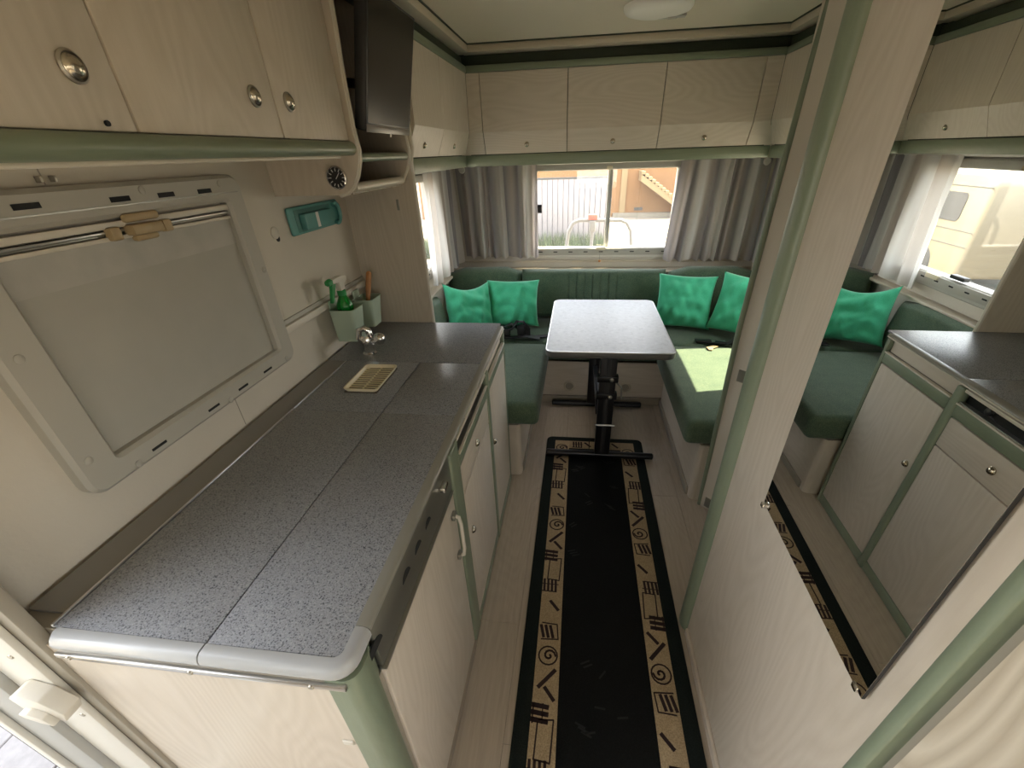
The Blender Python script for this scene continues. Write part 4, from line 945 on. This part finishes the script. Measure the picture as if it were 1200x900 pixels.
bm = bmesh.new(); tube(bm, [(0.135, 2.10, 0.255), (0.245, 2.10, 0.255)], 0.006, 8); obj('pin', bm, 'dull_metal', tb)
bm = bmesh.new(); tube(bm, [(0.235, 2.12, 0.52), (0.262, 2.10, 0.50), (0.265, 2.10, 0.43)], 0.005, 8); obj('release_lever', bm, 'dull_metal', tb)

# ================================================================== RUG
rg = thing('runner_rug', 'long black runner rug with tan border of abstract motifs', 'rug', (0.147, 1.2, 0))
RX0, RX1, RY0, RY1 = -0.152, 0.446, 0.04, 2.328
bm = bmesh.new(); prism(bm, rrect(RX0, RX1, RY0, RY1, 0.035), 'z', 0.0005, 0.007, bev=0.002); obj('edge_binding', bm, 'rug_edge', rg, angle=50)
def band(x0, x1, y0, y1): return B('border_band', 'rug_tan', rg, x0, x1, y0, y1, 0.004, 0.0088, bev=0.001)
BL = band(-0.098, -0.010, RY0+0.05, RY1-0.045); BR = band(0.308, 0.392, RY0+0.05, RY1-0.045); BT = band(-0.010, 0.308, RY1-0.125, RY1-0.045)
B('field', 'rug_black', rg, -0.010, 0.308, RY0+0.05, RY1-0.125, 0.004, 0.0086, bev=0.001)
def stroke(bm, pts, w, closed=False):
    w = w*1.25
    pts = [Vector((p[0], p[1])) for p in pts]
    if closed: pts = pts+[pts[0]]
    for a, b in zip(pts[:-1], pts[1:]):
        d = (b-a);
        if d.length < 1e-5: continue
        n = Vector((-d.y, d.x)).normalized()*w/2; e = d.normalized()*w*0.3
        q = [a+n-e, b+n+e, b-n+e, a-n-e]
        prism(bm, [(v.x, v.y) for v in q], 'z', 0.0085, 0.0094)
def motif(parent, kind, cx, cy, flip=1):
    """small woven marks in the border"""
    bm = bmesh.new(); s = flip
    def P(*q): return [(cx+s*a, cy+s*b) for a, b in q]
    if kind == 'spiral':
        stroke(bm, P(*[(0.034*math.cos(t)*1, 0.034*math.sin(t)) for t in [k*math.pi/9 for k in range(19)]]), 0.0045)
        stroke(bm, P(*[((0.024-0.0016*k)*math.cos(k*0.55)+0.004, (0.024-0.0016*k)*math.sin(k*0.55)) for k in range(14)]), 0.006)
    elif kind == 'long_dash': stroke(bm, P((-0.024, -0.034), (0.030, 0.026)), 0.011)
    elif kind == 'dash': stroke(bm, P((-0.010, 0.022), (0.022, -0.016)), 0.010)
    elif kind == 'comb':
        for k in range(3): stroke(bm, P((-0.038, 0.024-k*0.022), (0.012, 0.020-k*0.022)), 0.012)
        stroke(bm, P((-0.036, 0.03), (-0.036, -0.03)), 0.004); stroke(bm, P((-0.004, 0.03), (-0.004, -0.03)), 0.003)
    elif kind == 'outline':
        stroke(bm, P((-0.020, 0.060), (0.030, 0.064), (0.027, 0.0), (0.024, -0.055), (-0.022, -0.050)), 0.004)
        stroke(bm, P((-0.022, 0.055), (-0.026, -0.05)), 0.004)
    elif kind == 'grate':
        for k in range(4): stroke(bm, P((-0.032+k*0.016, 0.028), (-0.030+k*0.016, -0.030)), 0.0075)
        stroke(bm, P((-0.040, 0.006), (0.028, 0.004)), 0.003); stroke(bm, P((-0.040, -0.030), (0.020, -0.032)), 0.004)
    elif kind == 'framed_comb':
        stroke(bm, P((-0.030, 0.034), (0.028, 0.030), (0.034, -0.030), (-0.030, -0.034)), 0.004)
        for k in range(3): stroke(bm, P((-0.034+k*0.018, 0.022), (-0.022+k*0.018, -0.024)), 0.009)
    o = obj('motif', bm, 'rug_ink', parent, smooth=False); return o
REP = 0.66
seq = [('spiral', 0.0, 0.0), ('long_dash', -0.002, -0.078), ('dash', 0.006, -0.135), ('comb', -0.002, -0.195), ('outline', 0.002, -0.275), ('grate', -0.004, -0.355), ('dash', 0.006, -0.455), ('framed_comb', 0.0, -0.565)]
for k in range(5):
    for kd, dx, dy in seq:
        y = 2.165-REP*k+dy+0.04
        if RY0+0.11 < y < RY1-0.075: motif(BL, kd, -0.054+dx, y)
        y = 0.86+REP*(k-1)-dy
        if RY0+0.11 < y < RY1-0.075: motif(BR, kd, 0.350-dx, y, -1)
for kd, xx in (('grate', 0.05), ('dash', 0.10), ('outline', 0.14), ('comb', 0.215), ('dash', 0.27)):
    o = motif(BT, kd, xx, RY1-0.085)
rr_ = random.Random(4)
for k in range(26):
    xx, yy = rr_.uniform(0.02, 0.28), rr_.uniform(0.15, 2.15); bm = bmesh.new(); a = rr_.uniform(-0.9, 0.9)
    for q in range(rr_.choice((1, 2, 3))):
        d = 0.016; stroke(bm, [(xx-d*math.cos(a)-q*0.010, yy-d*math.sin(a)+q*0.012), (xx+d*math.cos(a)-q*0.010, yy+d*math.sin(a)+q*0.012)], 0.005)
    obj('fleck', bm, 'rug_fleck', rg, smooth=False)

# ================================================================== MIRROR
mi = thing('wall_mirror', 'large frameless rectangular mirror on the closet wall', 'mirror', (CX, 0.61, 0.86))
MIR = Matrix.Translation((CX-0.0068, 0.61, 0.0)) @ Matrix.Rotation(math.radians(-0.85), 4, 'Z')
bm = bmesh.new(); box(bm, -0.002, -0.0012, -0.216, 0.224, 0.862, 1.90, M=MIR); obj('glass', bm, 'mirror_glass', mi, smooth=False)
bm = bmesh.new(); box(bm, -0.0012, 0.0035, -0.2165, 0.2245, 0.8615, 1.9005, M=MIR); obj('backing', bm, 'black_plastic', mi, smooth=False)
for yy in (0.412, 0.826):
    c = B('clip', 'chrome', mi, CX-0.014, CX+0.0005, yy-0.007, yy+0.007, 0.854, 0.868, bev=0.003)

# ================================================================== CURTAINS
def curtain(label, top0, top1, bot0, bot1, zt, zb, folds, amp, nrm, mat, rep, seed=1, group='window curtains'):
    rnd = random.Random(seed); nu, nv = folds*10, 14; bm = bmesh.new(); uvl = bm.loops.layers.uv.new('UVMap')
    ph = [rnd.uniform(-0.8, 0.8) for _ in range(folds+2)]; am = [rnd.uniform(0.6, 1.2) for _ in range(folds+2)]
    G = {}; nr = Vector((nrm[0], nrm[1], 0))
    for i in range(nu+1):
        u = i/nu; fi = folds*min(1, max(0, u+0.045*math.sin(2*math.pi*1.6*u+ph[0]*4)+0.02*math.sin(2*math.pi*4.3*u+ph[1]*5)-0.045*math.sin(ph[0]*4)*(1-u))); k = int(min(fi, folds-1e-6)); fr_ = fi-k
        p_ = ph[k]*(1-fr_)+ph[k+1]*fr_; a_ = am[k]*(1-fr_)+am[k+1]*fr_
        for j in range(nv+1):
            v = j/nv
            T = Vector(top0).lerp(Vector(top1), u); Bt = Vector(bot0).lerp(Vector(bot1), u); q = T.lerp(Bt, v**1.1)
            off = amp*a_*(0.45+0.55*v)*math.sin(fi*2*math.pi+p_+0.5*v)+amp*0.25*math.sin(fi*5.1+3*v)
            z = zt+(zb-zt)*v + (0.006*math.sin(fi*6.28+1) if j == nv else 0)
            G[i, j] = (bm.verts.new((q.x+nr.x*off, q.y+nr.y*off, z)), u*rep, v)
    for i in range(nu):
        for j in range(nv):
            L = [G[i, j], G[i+1, j], G[i+1, j+1], G[i, j+1]]; f = bm.faces.new([w[0] for w in L])
            for lp, w in zip(f.loops, L): lp[uvl].uv = (w[1], w[2])
    o = obj('curtain', bm, mat, angle=180, recalc=False); tag(o, label, 'curtain', group); return o
curtain('grey and cream striped curtain on the end window, nearer the television', (-0.93, 3.57), (-0.318, 3.575), (-0.90, 3.565), (-0.312, 3.57), 1.528, 0.885, 8, 0.027, (0, 1), 'curtain_grey', 1.7, 2)
curtain('grey striped curtain on the end window, nearer the closet post', (0.695, 3.57), (1.29, 3.57), (0.655, 3.565), (1.29, 3.565), 1.528, 0.855, 8, 0.030, (0, 1), 'curtain_grey', 1.7, 5)
curtain('pale striped curtain drawn to the far end of the side window', (-0.945, 2.86), (-0.945, 3.545), (-0.935, 2.79), (-0.935, 3.53), 1.52, 0.855, 6, 0.028, (1, 0), 'curtain_pale', 1.2, 9)
curtain('pale curtain beside the window over the sunlit bench', (1.300, 2.82), (1.300, 3.54), (1.300, 2.78), (1.300, 3.54), 1.52, 0.86, 8, 0.018, (1, 0), 'curtain_pale', 2.0, 12)
for label, a, b in (('white curtain rail over the end window', (-0.93, 3.585, 1.525), (1.29, 3.585, 1.525)), ('white curtain rail over the side window beside the worktop', (-0.955, 2.05, 1.522), (-0.955, 3.56, 1.522)), ('white curtain rail over the window of the sunlit bench', (1.315, 2.0, 1.522), (1.315, 3.56, 1.522))):
    bm = bmesh.new(); tube(bm, [a, b], 0.007, 8); o = obj('curtain_rail', bm, 'frame_white'); tag(o, label, 'curtain rail', 'curtain rails')
for label, p in (('white round roller bracket in the corner above the side curtain', (-0.86, 3.50, 1.505)), ('white round roller bracket above the curtain nearest the closet post', (1.235, 3.50, 1.50))):
    bm = bmesh.new(); lathe(bm, [(0, 0), (0.020, 0.002), (0.024, 0.012), (0.020, 0.026), (0.012, 0.030), (0.012, 0.05), (0, 0.05)], p, (0, 1, 0), 18); o = obj('rail_bracket', bm, 'white_plastic'); tag(o, label, 'bracket', 'curtain rail brackets')

# ================================================================== OUTSIDE
bm = bmesh.new(); box(bm, -40, 40, -30, 60, GZ-0.3, GZ); g_ = obj('ground', bm, 'yard_ground', smooth=False); tag(g_, 'bright bare ground of the yard outside', 'ground', kind='structure')
# concrete pavers beside the door
pv = thing('pavement', 'pale concrete pavers outside the entrance door', 'pavement', (-2.4, 0.6, GZ), kind='structure')
for i in range(9):
    for j in range(8):
        bm = bmesh.new(); x0 = -3.9+i*0.31; y0 = -0.5+j*0.31
        box(bm, x0, x0+0.304, y0, y0+0.304, GZ, GZ+0.02+random.uniform(0, 0.004), bev=0.004, seg=1); obj('paver', bm, 'concrete', pv, smooth=False)
# fence of upright sheets
FY = 11.6
fn = thing('yard_fence', 'pale fence of upright sheets across the yard beyond the end window', 'fence', (-1.2, FY, GZ))
for k in range(34):
    x0 = -3.6+k*0.128
    B('sheet', 'fence_sheet', fn, x0, x0+0.117, FY, FY+0.02, GZ+0.05, 1.03, bev=0.003)
for zz in (GZ+0.35, 0.85): B('cross_rail', 'fence_gap', fn, -3.6, 0.75, FY+0.022, FY+0.06, zz, zz+0.06)
B('backing', 'fence_gap', fn, -3.6, 0.75, FY+0.06, FY+0.07, GZ, 1.0, smooth=False)
B('cap_rail', 'fence_gap', fn, -3.62, 0.76, FY-0.01, FY+0.05, 1.03, 1.07)
# grass in front of the fence
bm = bmesh.new(); gr = random.Random(3)
for k in range(5200):
    x, y = gr.uniform(-4.2, 0.62), gr.uniform(10.3, 11.5); h = gr.uniform(0.12, 0.5); a = gr.uniform(0, 3.14); w_ = 0.012; lx, ly = gr.uniform(-0.12, 0.12), gr.uniform(-0.1, 0.1)
    v = [bm.verts.new((x-w_*math.cos(a), y-w_*math.sin(a), GZ)), bm.verts.new((x+w_*math.cos(a), y+w_*math.sin(a), GZ)), bm.verts.new((x+lx, y+ly, GZ+h))]; bm.faces.new(v)
o = obj('grass', bm, 'grass_green', smooth=False, recalc=False); tag(o, 'tall green grass along the foot of the yard fence', 'grass', kind='stuff')
# ochre building with outside stair
OY = 17.5
ob = thing('ochre_building', 'ochre rendered building with outside stair beyond the end window', 'building', (3, OY, GZ))
B('wall', 'ochre_wall', ob, -6, 9, OY, OY+4, GZ, 4.5, smooth=False)
B('pilaster', 'ochre_stair', ob, 1.42, 1.62, OY-0.05, OY, GZ, 3.0)
B('slot_vent', 'fence_gap', ob, 1.95, 2.25, OY-0.02, OY, -0.36+0.05, -0.26+0.05)
B('plinth', 'yard_ground', ob, 1.2, 9, OY-0.25, OY, GZ, GZ+0.12)
for k in range(12):
    x0 = 2.0+k*0.12; z1 = 0.95-k*0.085
    B('step', 'ochre_stair', ob, x0, x0+0.125, OY-0.9, OY, z1-0.09, z1)
bm = bmesh.new(); prism(bm, [(2.0, 0.86), (3.5, -0.10), (3.5, -0.32), (2.0, 0.66)], 'y', OY-0.88, OY-0.1); obj('stair_flank', bm, 'ochre_stair', ob, smooth=False)
# tubular hoop on the caravan drawbar
hp = thing('drawbar_hoop', 'white tubular hoop just outside the end window', 'hoop', (0.2, 4.6, GZ))
bm = bmesh.new()
tube(bm, [(-0.13, 4.6, GZ), (-0.115, 4.6, 0.80), (-0.10, 4.6, 0.92), (-0.06, 4.6, 0.995), (0.0, 4.6, 1.02), (0.40, 4.6, 1.015), (0.46, 4.6, 0.99), (0.505, 4.6, 0.92), (0.52, 4.6, 0.80), (0.53, 4.6, GZ)], 0.018, 12); obj('tube', bm, 'tube_white', hp)
bm = bmesh.new(); tube(bm, [(0.13, 4.58, 1.01), (0.13, 4.58, GZ)], 0.016, 10); obj('post', bm, 'tube_white', hp)
B('clamp', 'red_plastic', hp, 0.085, 0.175, 4.55, 4.61, 1.025, 1.075, bev=0.012)
B('clamp_block', 'tube_white', hp, 0.10, 0.16, 4.55, 4.60, 0.92, 1.02, bev=0.008)
# cream van and brick wall beyond the side window
vn = thing('camper_van', 'cream van parked outside, seen through the side window in the mirror', 'van', (-5.3, 9.6, GZ))
bm = bmesh.new(); prism(bm, [(7.5, -0.25), (12.2, -0.25), (12.2, 0.95), (11.6, 1.18), (7.75, 1.18), (7.5, 1.05)], 'x', -6.3, -4.5, bev=0.06); obj('body', bm, 'van_cream', vn, angle=50)
bm = bmesh.new()
for yy in (7.9, 9.0, 10.1):
    bm = bmesh.new(); P = [(p[0], p[1]) for p in rrect(yy, yy+0.62, 0.52, 0.90, 0.07)]; prism(bm, P, 'x', -4.5, -4.488); obj('side_window', bm, 'van_glass', vn, smooth=False)
for zz in (0.98, 0.40, 0.20): B('swage', 'fence_gap', vn, -4.502, -4.495, 7.52, 12.18, zz, zz+0.012)
for yy in (8.4, 11.3):
    bm = bmesh.new(); lathe(bm, [(0, 0), (0.2, 0.0), (0.30, 0.02), (0.31, 0.05), (0.31, 0.2), (0, 0.2)], (-4.46, yy, GZ+0.31), (-1, 0, 0), 24); obj('wheel', bm, 'black_rubber', vn)
yw = thing('yard_wall', 'brown rendered yard wall beside the cream van', 'wall', (-6.2, 5.2, GZ), kind='structure')
B('wall', 'brick_wall', yw, -6.6, -6.3, 1.0, 7.2, GZ, 0.95, smooth=False); B('coping', 'concrete', yw, -6.65, -6.25, 1.0, 7.2, 0.95, 1.02)
